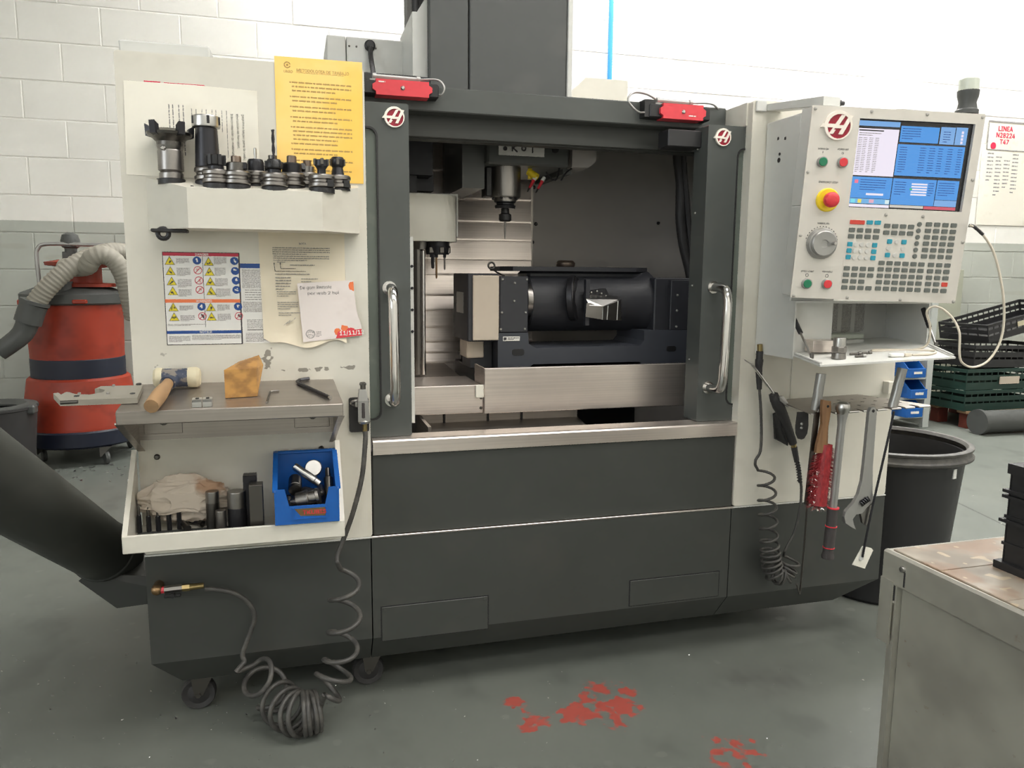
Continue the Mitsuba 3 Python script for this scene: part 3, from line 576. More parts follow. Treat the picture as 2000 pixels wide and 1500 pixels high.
def toolpost(name, label, x, y, z, comps, grp=None, ringr=.0305):
    assert z - .001 > zr(y) - .008
    part(RK, 'socket_ring', lathe([(0, zr(y) - .008), (ringr, zr(y) - .008), (ringr, z - .001), (0, z - .001)], x, y, 0, 28), 'black')
    k = thing(name, label, 'tool holder', grp)
    for nm, prof, m_ in comps: part(k, nm, lathe([(r, z + h) for r, h in prof], x, y, 0, 32) if isinstance(prof, list) else prof, m_)
    return k
FL = [(0, 0), (.0285, 0), (.0315, .003), (.0315, .010), (.027, .013), (.027, .018), (.0315, .021), (.0315, .0275), (.029, .031), (0, .031)]
# 1 face mill
x, y, z = .118, -.045, 1.438
k = toolpost('face_mill', 'large steel face mill with flared toothed crown, leftmost on the tool rack', x, y, z, [
    ('shank', [(0, 0), (.027, 0), (.027, .012), (.024, .016), (.0285, .019), (.0285, .062), (.027, .066), (.0285, .07), (.030, .076)], 'steel_grey'),
    ('crown', [(.0285, .070), (.030, .084), (.038, .092), (.049, .098), (.051, .104), (.036, .112), (.018, .110), (0, .108)], 'steel_dark')])
for i in range(5):
    a = .35 + i * 2 * PI / 5; c_, s_ = math.cos(a), math.sin(a)
    part(k, 'cutter_tooth', hull([(x + r * c_ - t * s_, y + r * s_ + t * c_, z + h) for r, h in ((.040, .094), (.053, .098), (.055, .126), (.042, .118)) for t in (-.008, .008)]), 'black_oxide', smooth=False)
part(k, 'set_screw', screw(x - .012, y - .0275, z + .067, .006), 'steel')
# 2 tall chuck
x, y, z = .201, -.055, 1.435
k = toolpost('collet_chuck', 'tall black collet chuck with a bright slotted nut on top', x, y, z, [
    ('flange', FL, 'steel_grey'),
    ('body', [(.0265, .030), (.0285, .034), (.0245, .122), (0, .122)], 'black_oxide'),
    ('nut', [(.024, .121), (.031, .123), (.032, .126), (.032, .146), (.0305, .149), (.02, .149), (0, .147)], 'steel')])
part(k, 'nut_slot', join(*[bx(x + .0318 * math.sin(a) - .003, x + .0318 * math.sin(a) + .003, y - .0325 * math.cos(a) - .001, y - .0325 * math.cos(a) + .002, z + .129, z + .147, .0008) for a in (-1.0, .25, 1.2)]), 'black', smooth=False)
def small(name, label, x, y, z, comps): return toolpost(name, label, x, y, z, [('flange', FL, 'steel_grey')] + comps)
# 3 shell mill with thin drill behind
x, y, z = .222, -.098, 1.425
k = small('shell_mill', 'small black toothed shell mill in front of the tall black chuck', x, y, z, [('body', [(.017, .031), (.017, .040), (.014, .044), (0, .044)], 'black_oxide'), ('cutter', [(.014, .040), (.019, .044), (.020, .062), (.012, .066), (0, .064)], 'black')])
for a in np.arange(6) * PI / 3: part(k, 'cutter_tooth', hull([(x + r * math.cos(a + t), y + r * math.sin(a + t), z + h) for r in (.014, .0235) for t in (-.16, .16) for h in (.042, .0655)]), 'black', smooth=False)
x, y, z = .262, -.030, 1.431
k = small('drill_chuck', 'drill holder with a thin grey drill bit beside the tall black chuck', x - .04, y, z, [('body', [(.014, .031), (.012, .06), (0, .06)], 'black_oxide'), ('bit', [(.0035, .06), (.0032, .088), (.0022, .092), (.0019, .118), (.0024, .124), (0, .130)], 'steel_dark')])
# 4
x, y, z = .268, -.098, 1.424
k = small('arbor', 'steel arbor with a square drive lug and round stub, second in the front row', x, y, z, [('body', [(.022, .031), (.0225, .034), (.0225, .049), (.02, .051), (0, .051)], 'steel_dark'), ('stub', [(.0115, .05), (.0115, .064), (.0105, .066), (0, .066)], 'stub_brown')])
part(k, 'drive_lug', bx(x + .013, x + .024, y - .016, y + .008, z + .036, z + .051, .001), 'black_oxide', smooth=False)
# 5
x, y, z = .309, -.042, 1.432
k = small('end_mill_holder', 'dark round holder with a short silver end mill in the back row', x, y, z, [('body', [(.0195, .031), (.0195, .053), (.0165, .060), (.008, .061), (0, .061)], 'black_oxide'), ('bit', [(.0028, .06), (.0028, .070), (.0038, .074), (.0036, .086), (0, .088)], 'steel')])
# 6
x, y, z = .353, -.100, 1.422
k = small('drill_holder', 'black collet nut holder with a long dark twist drill, at the front centre', x, y, z, [('body', [(.015, .031), (.0155, .040), (.013, .042), (0, .042)], 'black_oxide'), ('nut', [(.0165, .042), (.0195, .045), (.0195, .056), (.0145, .064), (0, .066)], 'black')])
for a in np.arange(6) * PI / 3 + .3: part(k, 'nut_notch', bx(x + .0195 * math.cos(a) - .0025, x + .0195 * math.cos(a) + .0025, y + .0195 * math.sin(a) - .0025, y + .0195 * math.sin(a) + .0025, z + .046, z + .060, .001), 'black_gloss', smooth=False)
P = [(x + .0016 * math.cos(t * 9), y + .0016 * math.sin(t * 9), z + .064 + .069 * t) for t in np.linspace(0, 1, 40)]
part(k, 'twist_drill', join(tube(P, .0024, 8), tube([(2 * x - a, 2 * y - b_, c) for a, b_, c in P], .0024, 8)), 'black_oxide')
x, y, z = .349, -.030, 1.434
k = small('stub_arbor', 'arbor with a grey stub, standing behind the long twist drill', x, y, z, [('body', [(.020, .031), (.020, .050), (0, .050)], 'steel_dark'), ('stub', [(.0105, .05), (.0105, .071), (0, .071)], 'steel_dark')])
# 7, 8
x, y, z = .394, -.062, 1.429
small('shell_arbor', 'dark arbor with a brown stub against the yellow sheet, larger of the two', x, y, z, [('body', [(.022, .031), (.0235, .034), (.0235, .052), (.021, .055), (0, .055)], 'black_oxide'), ('stub', [(.0115, .055), (.0115, .071), (.01, .073), (0, .073)], 'stub_brown')])
x, y, z = .431, -.036, 1.434
k = small('shell_arbor', 'grey arbor with a brown stub and drive lug, right of the larger brown-stub arbor', x, y, z, [('body', [(.017, .031), (.0178, .034), (.0178, .047), (0, .048)], 'steel_grey'), ('stub', [(.010, .047), (.010, .062), (0, .063)], 'stub_brown')])
part(k, 'drive_lug', cyl((x - .014, y - .012, z + .044), (x - .010, y - .019, z + .046), .008), 'black')
# 9, 10
x, y, z = .463, -.098, 1.424
k = small('indexable_mill', 'T-shaped black cutter on a narrow neck, second from the right end of the rack', x, y, z, [('neck', [(.010, .031), (.010, .044), (.0135, .050), (0, .052)], 'black_oxide'), ('cutter', [(.012, .048), (.0155, .052), (.0155, .066), (.011, .067), (0, .065)], 'black_oxide')])
for a in (.1, 1.67, 3.2, 4.8): part(k, 'insert', bx(x + .0145 * math.cos(a) - .004, x + .0145 * math.cos(a) + .004, y + .0145 * math.sin(a) - .004, y + .0145 * math.sin(a) + .004, z + .054, z + .069, .0012), 'steel_dark', smooth=False)
x, y, z = .504, -.052, 1.429
k = small('indexable_mill', 'rounded black cutter on a tapered neck, rightmost on the rack', x, y, z, [('neck', [(.0165, .031), (.0125, .052), (0, .052)], 'black_oxide'), ('cutter', [(.0125, .050), (.0165, .056), (.0170, .070), (.0135, .076), (0, .077)], 'black_oxide')])
for a in (.2, 1.4, 2.9, 4.7): part(k, 'insert', bx(x + .0155 * math.cos(a) - .004, x + .0155 * math.cos(a) + .004, y + .0155 * math.sin(a) - .004, y + .0155 * math.sin(a) + .004, z + .056, z + .072, .0012), 'steel_dark', smooth=False)
for (x, y, z) in ((.504, -.052, 1.429), (.463, -.098, 1.424)): part(k, 'drive_key', bx(x + .012, x + .027, y - .030, y - .018, z + .0005, z + .018, .001), 'black', smooth=False)

# ================================================================ papers on the left panel
def sheet(name, label, pts, y, m_, cat='sheet of paper', disp=None, th=.0006):
    k = thing(name, label, cat); part(k, 'page', ext(Polygon(pts), th, (0, y, 0)), m_, smooth=False); return k
S1 = sheet('printed_sheet', 'white sheet with sideways lines of print behind the tool holders', [(.018, 1.665), (.168, 1.6655), (.317, 1.6615), (.3165, 1.445), (.012, 1.449)], -.0012, 'paper')
cols = [(.112, 1.617, .022, 4), (.118, 1.617, .024, 4)]
def vdash(x, z0, z1, w, seed):
    rs = np.random.default_rng(seed); out = []; z = z0
    while z > z1:
        l = min(rs.uniform(.004, .014), z - z1 + .001); out.append(bx(x, x + w, -.0022, -.0018, z - l, z)); z -= l + .0022
    return out
o = []
for i, px in enumerate((331, 338, 349, 357)): o += vdash((0.113,0,1.562)[0] + (px - 331) * .00122, 1.617, 1.50, .0024, i)
for i, px in enumerate((375, 383, 394, 402, 413, 420, 431, 440)): o += vdash((0.164,0,1.565)[0] + (px - 375) * .00122, 1.610, 1.50 if i % 3 else 1.56, .0016, 20 + i)
part(S1, 'print', join(o), 'ink_soft', smooth=False)
part(S1, 'heading', join(textm('Interpretación de materiales', .0058, .2535, 1.604, -.0018, False, 1.0, .0004, -PI / 2), textm('ejecución de herrajes,', .0058, .2665, 1.604, -.0018, False, 1.0, .0004, -PI / 2), textm('gestión a seguir para la realiz', .0058, .2795, 1.604, -.0018, False, 1.0, .0004, -PI / 2)), 'ink', smooth=False)
S2 = sheet('work_method_sheet', 'bright yellow sheet of printed work rules at the top right of the left panel', [(.3605, 1.7475), (.5735, 1.7485), (.5715, 1.449), (.359, 1.447)], -.0012, 'paper_gold')
part(S2, 'heading', join(textm('METODOLOGIA DE TRABAJO', .0072, .412, 1.714, -.0018, True, .92, .0004), bx(.412, .527, -.0022, -.0018, 1.7115, 1.7123)), 'ink_brown', smooth=False)
part(S2, 'logo', join(ext(ring(.3905, 1.7285, .008, .0055).difference(sbox(.39, 1.727, .41, 1.730)), .0006, (0, -.0018, 0)), ext(Point(.3905, 1.7285).buffer(.0028), .0006, (0, -.0018, 0)), textm('UNIO', .006, .381, 1.710, -.0018, True, 1, .0004)), 'ink_brown', smooth=False)
o = []
for i, (z, n) in enumerate(((1.690, 3), (1.656, 2), (1.632, 2), (1.607, 2), (1.583, 4), (1.543, 1), (1.529, 2), (1.502, 2), (1.479, 2))):
    o.append(dashes(.400, .545, z, .0098, n, .0036, -.0018, 40 + i, last=.75)); o.append(bx(.3945, .398, -.0022, -.0018, z - .0035, z))
part(S2, 'print', join(*o), 'ink_brown', smooth=False)
# yellowed form with a torn lower edge
S3 = thing('old_form', 'yellowed torn form with printed lines, below the tool rack', 'sheet of paper')
nx, nz = 26, 34; V = []
for j in range(nz):
    for i in range(nx):
        u, w = i / (nx - 1), j / (nz - 1)
        zb = 1.034 + .008 * math.sin(u * 9) + .012 * max(0, u - .55) + .02 * max(0, .09 - u) * 10 - .008 * max(0, u - .9) * 8
        x = .307 + .004 * w + u * (.2125 - .004 * w) ; z = 1.321 * (1 - w) + zb * w
        yy = -.0013 - .0012 * (1 + math.sin(u * 7 + w * 3)) * w - .008 * max(0, w - .9) * 6 * (0.4 + abs(math.sin(u * 8)))
        V.append((x, yy, z))
V = np.array(V); Fq = np.array([[j * nx + i, (j + 1) * nx + i, (j + 1) * nx + i + 1, j * nx + i + 1] for j in range(nz - 1) for i in range(nx - 1)])
Vb = V + [0, .0006, 0]; nV = len(V); bd = [i for i in range(nx)] + [j * nx + nx - 1 for j in range(1, nz)] + [(nz - 1) * nx + i for i in range(nx - 2, -1, -1)] + [j * nx for j in range(nz - 2, 0, -1)]
Fb = np.array([[bd[i], bd[i] + nV, bd[(i + 1) % len(bd)] + nV, bd[(i + 1) % len(bd)]] for i in range(len(bd))])
tri_ = lambda q: np.vstack([q[:, [0, 1, 2]], q[:, [0, 2, 3]]])
part(S3, 'page', trimesh.Trimesh(np.vstack([V, Vb]), np.vstack([tri_(Fq), tri_(Fq)[:, ::-1] + nV, tri_(Fb)]), process=False), 'paper_yellowed', smooth=40)
yp = -.0048
part(S3, 'print', join(textm('NOTA', .0045, .405, 1.291, yp, True, 1, .0003), dashes(.340, .482, 1.283, .0052, 4, .0019, yp, 61), dashes(.342, .480, 1.262, .0052, 3, .0019, yp, 62), dashes(.350, .385, 1.247, .004, 1, .0019, yp, 63),
     dashes(.382, .484, 1.240, .004, 1, .0022, yp, 64), dashes(.345, .487, 1.217, .004, 1, .0022, yp, 65), dashes(.345, .383, 1.208, .0072, 5, .0024, yp, 66), dashes(.408, .45, 1.205, .007, 2, .002, yp, 67), dashes(.347, .395, 1.172, .0055, 3, .0018, yp, 68), dashes(.348, .40, 1.145, .0055, 4, .0018, yp, 69), dashes(.350, .404, 1.118, .006, 2, .0018, yp, 70)), 'ink_soft', smooth=False)
part(S3, 'arrow_lines', join(*[ext(LineString(l).buffer(.0006), .0004, (0, yp, 0)) for l in ([(.343, 1.243), (.345, 1.223), (.42, 1.223)], [(.358, 1.243), (.359, 1.230), (.395, 1.230)])], *[ext(Polygon([(x - .0018, 1.241), (x + .0018, 1.241), (x, 1.246)]), .0004, (0, yp, 0)) for x in (.343, .358)]), 'ink', smooth=False)
part(S3, 'signature', ext(LineString([(.362, 1.085), (.372, 1.094), (.368, 1.088), (.378, 1.098), (.374, 1.09), (.392, 1.104)]).buffer(.0004), .0004, (0, -.0062, 0)), 'ink_soft', smooth=False)
# note with a red date
S4 = sheet('handwritten_note', 'small note with handwriting and a red 11/11/12 date patch', [(.398, 1.193), (.540, 1.2015), (.5415, 1.17), (.547, 1.12), (.559, 1.080), (.5595, 1.057), (.50, 1.050), (.409, 1.0405)], -.0085, 'paper_note', 'note')
yn = -.0091
def hand(strokes, w, y): return ext(unary_union([LineString(s_).buffer(w) for s_ in strokes]), .0003, (0, y, 0))
part(S4, 'handwriting', join(textm('De gom Remote', .0082, .404, 1.177, yn, False, .95, .0003, .04), textm('por web 2 hol', .0078, .423, 1.163, yn, False, 1.15, .0003, .03)), 'ink', smooth=False)
part(S4, 'stamp', join(ext(ring(.4275, 1.062, .0115, .010), .0003, (0, yn, 0)), textm('UTW', .006, .4185, 1.064, yn, True, 1, .0003), textm('VITY', .006, .4175, 1.055, yn, True, .9, .0003), dashes(.442, .455, 1.068, .004, 4, .0015, yn, 71)), 'ink_soft', smooth=False)
rs = random.Random(3)
blob = lambda cx, cz, r, e: Polygon([(cx + r * e * (1 + rs.uniform(-.25, .25)) * math.cos(a), cz + r * (1 + rs.uniform(-.25, .25)) * math.sin(a)) for a in np.linspace(0, 2 * PI, 18)[:-1]])
page = Polygon([(.398, 1.193), (.540, 1.2015), (.5415, 1.17), (.547, 1.12), (.559, 1.080), (.5595, 1.057), (.50, 1.050), (.409, 1.0405)]).buffer(-.0003)
part(S4, 'orange_patch', join(ext(blob(.536, 1.186, .012, .7).intersection(page), .0003, (0, yn, 0)), ext(unary_union([blob(.497, 1.068, .009, .9), blob(.515, 1.076, .009, 1.1)]).intersection(page), .0003, (0, yn, 0))), 'sticker_orange', smooth=False)
part(S4, 'red_patch', ext(unary_union([Polygon([(.492, 1.050), (.498, 1.068), (.54, 1.072), (.559, 1.074), (.5595, 1.057), (.50, 1.0503)]), blob(.53, 1.072, .006, 1.6)]).intersection(page), .0004, (0, yn - .0001, 0)), 'red_signal', smooth=False)
part(S4, 'date', textm('11/11/12', .0105, .5005, 1.0575, yn - .0006, True, .98, .0003, .05), 'white_plastic', smooth=False)

# ================================================================ steel shelf and its objects
SH = thing('steel_shelf', 'brushed steel shelf with a bent front lip on the left panel', 'shelf')
zs_ = lambda y: .941 + .165 * y
yl_ = -.2
part(SH, 'top_plate', join(hull([(.004, 0, .941), (.482, 0, .941), (-.003, yl_, zs_(yl_)), (.496, yl_, zs_(yl_)), (.004, 0, .938), (.482, 0, .938), (-.003, yl_, zs_(yl_) - .003), (.496, yl_, zs_(yl_) - .003)])), 'stainless_dull', smooth=False)
part(SH, 'front_lip', bx(-.003, .496, -.206, -.199, .877, .9082, .002), 'stainless_dull', smooth=False)
for x0, x1, xb in ((-.003, .0005, .004), (.4925, .496, .482)):
    part(SH, 'side_bracket', join(hull([(x0, -.2, .878), (x1, -.2, .878), (x0, -.2, .905), (x1, -.2, .905), (xb - .002, -.001, .775), (xb + .002, -.001, .775), (xb - .002, -.001, .938), (xb + .002, -.001, .938)]),
        hull([(x0 - .004 if x0 < .2 else x1 - .012, -.202, .878), (x0 + .012 if x0 < .2 else x1 + .003, -.202, .878), (xb - .004, -.004, .772), (xb + .014 if x0 < .2 else xb - .014, -.004, .772), (x0 - .004 if x0 < .2 else x1 - .012, -.2, .882), (xb + .01 if x0 < .2 else xb - .01, -.001, .776)])), 'stainless_dull', smooth=False)
part(SH, 'back_plate', bx(.006, .480, -.004, 0, .800, .937), 'stainless_dull', smooth=False)
for x in (.062, .425):
    part(SH, 'keyhole_plate', bx(x - .045, x + .045, -.0065, -.004, .815, .892, .001), 'stainless_dull', smooth=False)
    part(SH, 'shelf_bolt', join(screw(x, -.0065, .862, .008, h=.006), screw(x + .002, -.0065, .846, .010, h=.002)), 'steel_dark')
def on_shelf(y): return zs_(y)
# mallet
ML = thing('mallet', 'soft-faced mallet with wooden handle and pale nylon faces on the steel shelf', 'mallet')
my, mr = -.040, .0255; mz = zs_(my) + mr + .0012
xa, xb, xc, xd = (0.053,-0.04,0.969)[0], (0.073,-0.04,0.97)[0], (0.131,-0.04,0.968)[0], (0.159,-0.04,0.968)[0]
part(ML, 'head', join(cyl((xb, my, mz), (xc, my, mz), .0225, n=28), cyl(((xb + xc) / 2, my, mz), ((xb + xc) / 2 - .012, my - .05, mz - .008), .016, .018)), 'mallet_blue')
part(ML, 'nylon_face', lathe_ax([(0, 0), (.019, 0), (.0245, .006), (.0255, .012), (.0240, xb - xa), (0, xb - xa)], (xa, my, mz), (1, 0, 0), 28), 'nylon')
part(ML, 'nylon_face', lathe_ax([(0, 0), (.0240, 0), (.0255, .008), (.025, xd - xc - .007), (.020, xd - xc), (0, xd - xc)], (xc, my, mz), (1, 0, 0), 28), 'nylon')
h0 = np.array([(xb + xc) / 2 - .008, my - .035, mz - .003]); h1 = np.array([-.2 * 0 + (0.075,-0.225,0.895)[0], -.225, .921])
hp = np.array([h0 + (h1 - h0) * t for t in np.linspace(0, 1, 9)])
part(ML, 'handle', tube(hp, np.array([.012, .0125, .0135, .0155, .017, .0175, .017, .0165, .0160]), 18), 'wood_handle', smooth=50)
# brass block
BK = solo('brass_block', hull([tuple(np.array((0.2233,-0.1355,0.9186)) + [0, 0, .0015]), tuple(np.array((0.2966,-0.1281,0.9199)) + [0, 0, .0015]), ((0.2233,-0.1355,0.9186)[0], (0.2233,-0.1355,0.9186)[1], .988), ((0.2966,-0.1281,0.9199)[0], (0.2966,-0.1281,0.9199)[1], .990),
     ((0.2233,-0.1355,0.9186)[0] + .004, -.055, .9335), ((0.2966,-0.1281,0.9199)[0] - .006, -.055, .9335), ((0.2233,-0.1355,0.9186)[0] + .03, -.06, 1.0), (.300, -.050, 1.014), (.310, -.060, .99), (.272, -.07, 1.003)]), 'brass_block', 'rough wedge-topped bronze block standing on the steel shelf', 'metal block', smooth=False)
# two clamp nuts
for i, (a, b_, lb) in enumerate(((375, 394, 'left of the two small chrome clamp nuts on the steel shelf'), (396, 414, 'right of the two small chrome clamp nuts on the steel shelf'))):
    (x0, y0, _), (x1, _, _) = ((0.1556,-0.1944,0.9089), (0.1764,-0.1933,0.9091)) if i == 0 else ((0.1786,-0.1936,0.9091), (0.1985,-0.1923,0.9093))
    zb = zs_(y0 + .0) + .001
    k = thing('clamp_nut', lb, 'nut')
    part(k, 'body', ext_x(Polygon([(y0, zb), (y0, zb + .012), (y0 + .006, zb + .017), (y0 + .022, zb + .020), (y0 + .026, zb + .006)]), x0, x1), 'chrome', smooth=False)
    part(k, 'bore', cyl(((x0 + x1) / 2, y0 + .015, zb + .0165), ((x0 + x1) / 2, y0 + .0145, zb + .0196), .004, n=12), 'black')
# hex keys
def hexkey(label, P, r, m_, tipm):
    k = thing('hex_key', label, 'hex key')
    part(k, 'shaft', tube(P, r, 6), m_, smooth=False)
    d = np.array(P[-1]) - np.array(P[-2]); d /= np.linalg.norm(d)
    part(k, 'tip', cyl(P[-1], np.array(P[-1]) + d * .006, r * .98, n=6), tipm, smooth=False); return k
def sp(p, r): return (p[0], p[1], zs_(p[1]) + r + .0008)
hexkey('small thin hex key lying on the steel shelf right of the bronze block', [sp((0.3463,-0.09326,0.9256), .002), sp((0.3317,-0.0958,0.9252), .002), sp((0.3257,-0.09924,0.9246), .002), sp((0.3237,-0.1152,0.922), .002), sp((0.3193,-0.1768,0.9118), .002)], .0021, 'steel_dark', 'steel')
hexkey('large dark hex key with bright short end at the right end of the steel shelf', [sp((0.421,-0.006063,0.94), .0045), sp((0.3976,-0.01722,0.9382), .0045), sp((0.3911,-0.02986,0.9361), .0045), sp((0.3947,-0.04769,0.9331), .0045), sp((0.4648,-0.1663,0.9136), .0045)], .0046, 'black_oxide', 'steel')
# aluminium plate
PLZ = .9255
ap = Polygon([(-0.1527,-0.09839,0.9388)[:2], (-0.1434,-0.09331,0.9396)[:2], (-0.1341,-0.1094,0.9369)[:2], (-0.128,-0.09114,0.94)[:2], (-0.1199,-0.09353,0.9396)[:2], (-0.1046,-0.1089,0.937)[:2], (-0.07207,-0.1162,0.9358)[:2], (-0.04755,-0.09974,0.9385)[:2], (-0.04745,-0.0842,0.9411)[:2], (-0.06227,-0.07082,0.9433)[:2], (-0.0715,-0.07381,0.9428)[:2], (-0.06254,-0.05361,0.9462)[:2], (-0.04041,-0.05305,0.9462)[:2], (0.02965,-0.05409,0.9461)[:2], (0.03373,-0.1517,0.93)[:2], (-0.1254,-0.1526,0.9298)[:2]])
AP = thing('fixture_plate', 'thin machined aluminium plate with notched outline overhanging the left end of the steel shelf', 'metal plate')
def tilt(m, dz=0): # lies on the sloping shelf
    v = np.array(m.vertices); v[:, 2] += .165 * v[:, 1] + dz; return trimesh.Trimesh(v, m.faces, process=False)
zp = .9425
mat('plate_steel', smudge((.30, .28, .235), (.22, .20, .17), 14.), .45, metal=.4)
part(AP, 'plate', tilt(ext_z(ap, zp, zp + .013)), 'plate_steel', smooth=False)
for i, (q, m_) in enumerate((((0.01864,-0.04267,0.948), 'black'), ((0.01818,-0.1183,0.9355), 'black'), ((-0.09777,-0.1246,0.9344), 'black'))): part(AP, 'bolt_hole', tilt(cyl((q[0], q[1], zp + .011), (q[0], q[1], zp + .0136), .006, n=14)), m_)
for q in ((-0.095,-0.1137,0.9362), (-0.03441,-0.1165,0.9358), (-0.03391,-0.05776,0.9455)): part(AP, 'dowel', tilt(cyl((q[0], q[1], zp + .01), (q[0], q[1], zp + .017), .0035, n=12)), 'steel')
part(AP, 'side_pin', cyl((-0.093,-0.27,0.943), (-0.06,-0.27,0.944), .004, n=12), 'steel_dark')

# ================================================================ tray under the shelf and what lies in it
TR = thing('parts_tray', 'cream sheet metal tray hanging under the steel shelf', 'tray')
tp = Polygon([(0, .572), (0, .775), (-.018, .775), (-.180, .612), (-.180, .572)])
part(TR, 'floor', bx(-.012, .494, -.18, -.001, .572, .578), 'cream_box', smooth=False)
part(TR, 'front_lip', bx(-.012, .494, -.184, -.175, .568, .611, .002), 'cream_box', smooth=False)
for x0 in (-.012, .482):
    part(TR, 'side_wall', join(ext_x(tp, x0 + (.004 if x0 < 0 else .005), x0 + (.007 if x0 < 0 else .008)), hull([(x0, -.182, .609), (x0 + .012, -.182, .609), (x0, -.018, .775), (x0 + .012, -.018, .775), (x0, -.18, .613), (x0 + .012, -.18, .613), (x0, -.016, .779), (x0 + .012, -.016, .779)])), 'cream_box', smooth=False)
for x in (.043, .447): part(TR, 'tray_bolt', screw(x, -.001, .755, .0075, h=.005), 'steel_dark')
part(TR, 'liner', bx(.0, .245, -.174, -.06, .578, .5795), 'grip' if False else 'vacuum_grey', smooth=False)
# rag
ico = trimesh.creation.icosphere(subdivisions=6)
d = np.array(ico.vertices)
q1 = meshkit.fbm(d * 1.3 + 3, 2, 5); q2 = 1 - np.abs(meshkit.noise(d * [2.1, 2.1, 2.6] + 9 + q1[:, None] * 1.5, 8) - .5) * 2
q3 = 1 - np.abs(meshkit.noise(d * [4.2, 4.2, 5.0] + 2 + q1[:, None] * 2.5, 3) - .5) * 2
r_ = .74 + .34 * (q1 - .4) + .26 * q2 ** 2 + .10 * q3 ** 2
v = d * r_[:, None] * np.array([.108, .036, .058])
w_ = v + np.array([.112, -.034, .652]); w_[:, 0] = np.clip(w_[:, 0], .0, .4); w_[:, 1] = np.clip(w_[:, 1], -.070, -.006)
low = .5795 + .012 * np.clip((-.03 - w_[:, 1]) / .04, 0, 1); w_[:, 2] = np.maximum(w_[:, 2] - .10 * np.maximum(0, w_[:, 0] - .13), low)
solo('shop_rag', trimesh.Trimesh(w_, ico.faces, process=False), 'cloth', 'crumpled stained cloth rag in the tray', 'rag', smooth=True)
# taps standing in a row
for i, (px, hgt, lb) in enumerate(((274, .070, 'first'), (290, .062, 'second'), (308, .060, 'third'), (328, .078, 'fourth'), (348, .080, 'fifth'))):
    q = ((0.004,-0.068,0.579), (0.025,-0.065,0.579), (0.047,-0.067,0.579), (0.072,-0.065,0.579), (0.095,-0.063,0.579))[i]
    k = thing('thread_tap', lb + ' from the left of five black taps standing in the tray', 'tap')
    part(k, 'shank', lathe([(0, 0), (.0055, 0), (.006, .002), (.0055, hgt * .62), (.004, hgt * .66), (0, hgt * .66)], q[0], q[1] + .006, .5795, 10), 'black_gloss')
    part(k, 'threaded_end', lathe([(0, hgt * .6), (.0038, hgt * .62), (.0034, hgt * .9), (.0015, hgt), (0, hgt)], q[0], q[1] + .006, .5795, 10), 'steel_dark')
a, b_ = (0.108,-0.125,0.643), (0.118,-0.088,0.584)
k = thing('drill_chuck_key', 'dark knurled tool lying against the rightmost black tap in the tray', 'tool')
part(k, 'body', tube(spline([(b_[0] - .022, b_[1] + .045, .600), (b_[0] - .010, b_[1] + .022, .592), (b_[0], b_[1] + .004, .5875)], 5), np.linspace(.005, .0085, 11), 12), 'steel_dark')
a = (0.101,0.018,0.6); b_ = (0.141,-0.057,0.584)
k = thing('socket_screw', 'dark socket head screw lying in the tray between taps and cylinders', 'screw')
dv = np.array([.7, -.714, 0]); o_ = np.array([b_[0], b_[1] + .01, .5876])
part(k, 'thread', cyl(o_ - dv * .038, o_, .0048, n=12), 'black_oxide')
part(k, 'head', lathe_ax([(0, 0), (.0082, 0), (.0082, .012), (.005, .012), (.005, .006), (0, .006)], o_, dv, 14), 'steel_dark')
# ground cylinders and blocks
def gauge(label, q, r, h, cut, m1, m2, cat='cylinder'):
    k = thing('gauge_cylinder', label, cat)
    z0 = .579
    part(k, 'body', lathe([(0, 0), (r * .96, 0), (r, .002), (r, h * cut), (r * .97, h * cut + .001), (0, h * cut + .001)], q[0], q[1], z0, 28), m1)
    part(k, 'top', lathe([(r * .97, h * cut), (r, h * cut + .002), (r, h - .003), (r * .95, h), (r * .3, h), (0, h - .001)], q[0], q[1], z0, 28), m2)
gauge('tall slim ground steel cylinder beside the rag in the tray', ((0.177,0.013,0.579)[0], -.075), .0162, .098, .70, 'steel_dark', 'steel_grey')
gauge('short bright steel cylinder in front of the taller cylinders in the tray', ((0.2,-0.049,0.579)[0], -.125), .0125, .062, .55, 'steel_grey', 'steel_grey')
gauge('thick dark cylinder with a bright upper band in the tray', ((0.237,-0.071,0.579)[0], -.110), .0222, .104, .60, 'black_oxide', 'steel_grey')
x0 = (0.269,-0.15,0.6)[0]
solo('steel_block', bx(x0, x0 + .032, -.155, -.118, .5785, .706, .001), 'steel_dark', 'tall narrow steel block beside the blue bin in the tray', 'metal block', smooth=False)
solo('steel_block', bx(x0 - .016, x0 + .016, -.106, -.072, .5785, .718, .001), 'black_oxide', 'dark steel block behind the other block in the tray', 'metal block', smooth=False)
for i, (a0, a1) in enumerate(((.222, .238), (.258, .286))):
    solo('steel_strip', bx(a0 + .002, a1 + .006, -.172, -.146, .579, .585, .001), 'steel', ('short' if i == 0 else 'long') + ' bright steel strip lying at the front of the tray', 'metal strip', smooth=False)
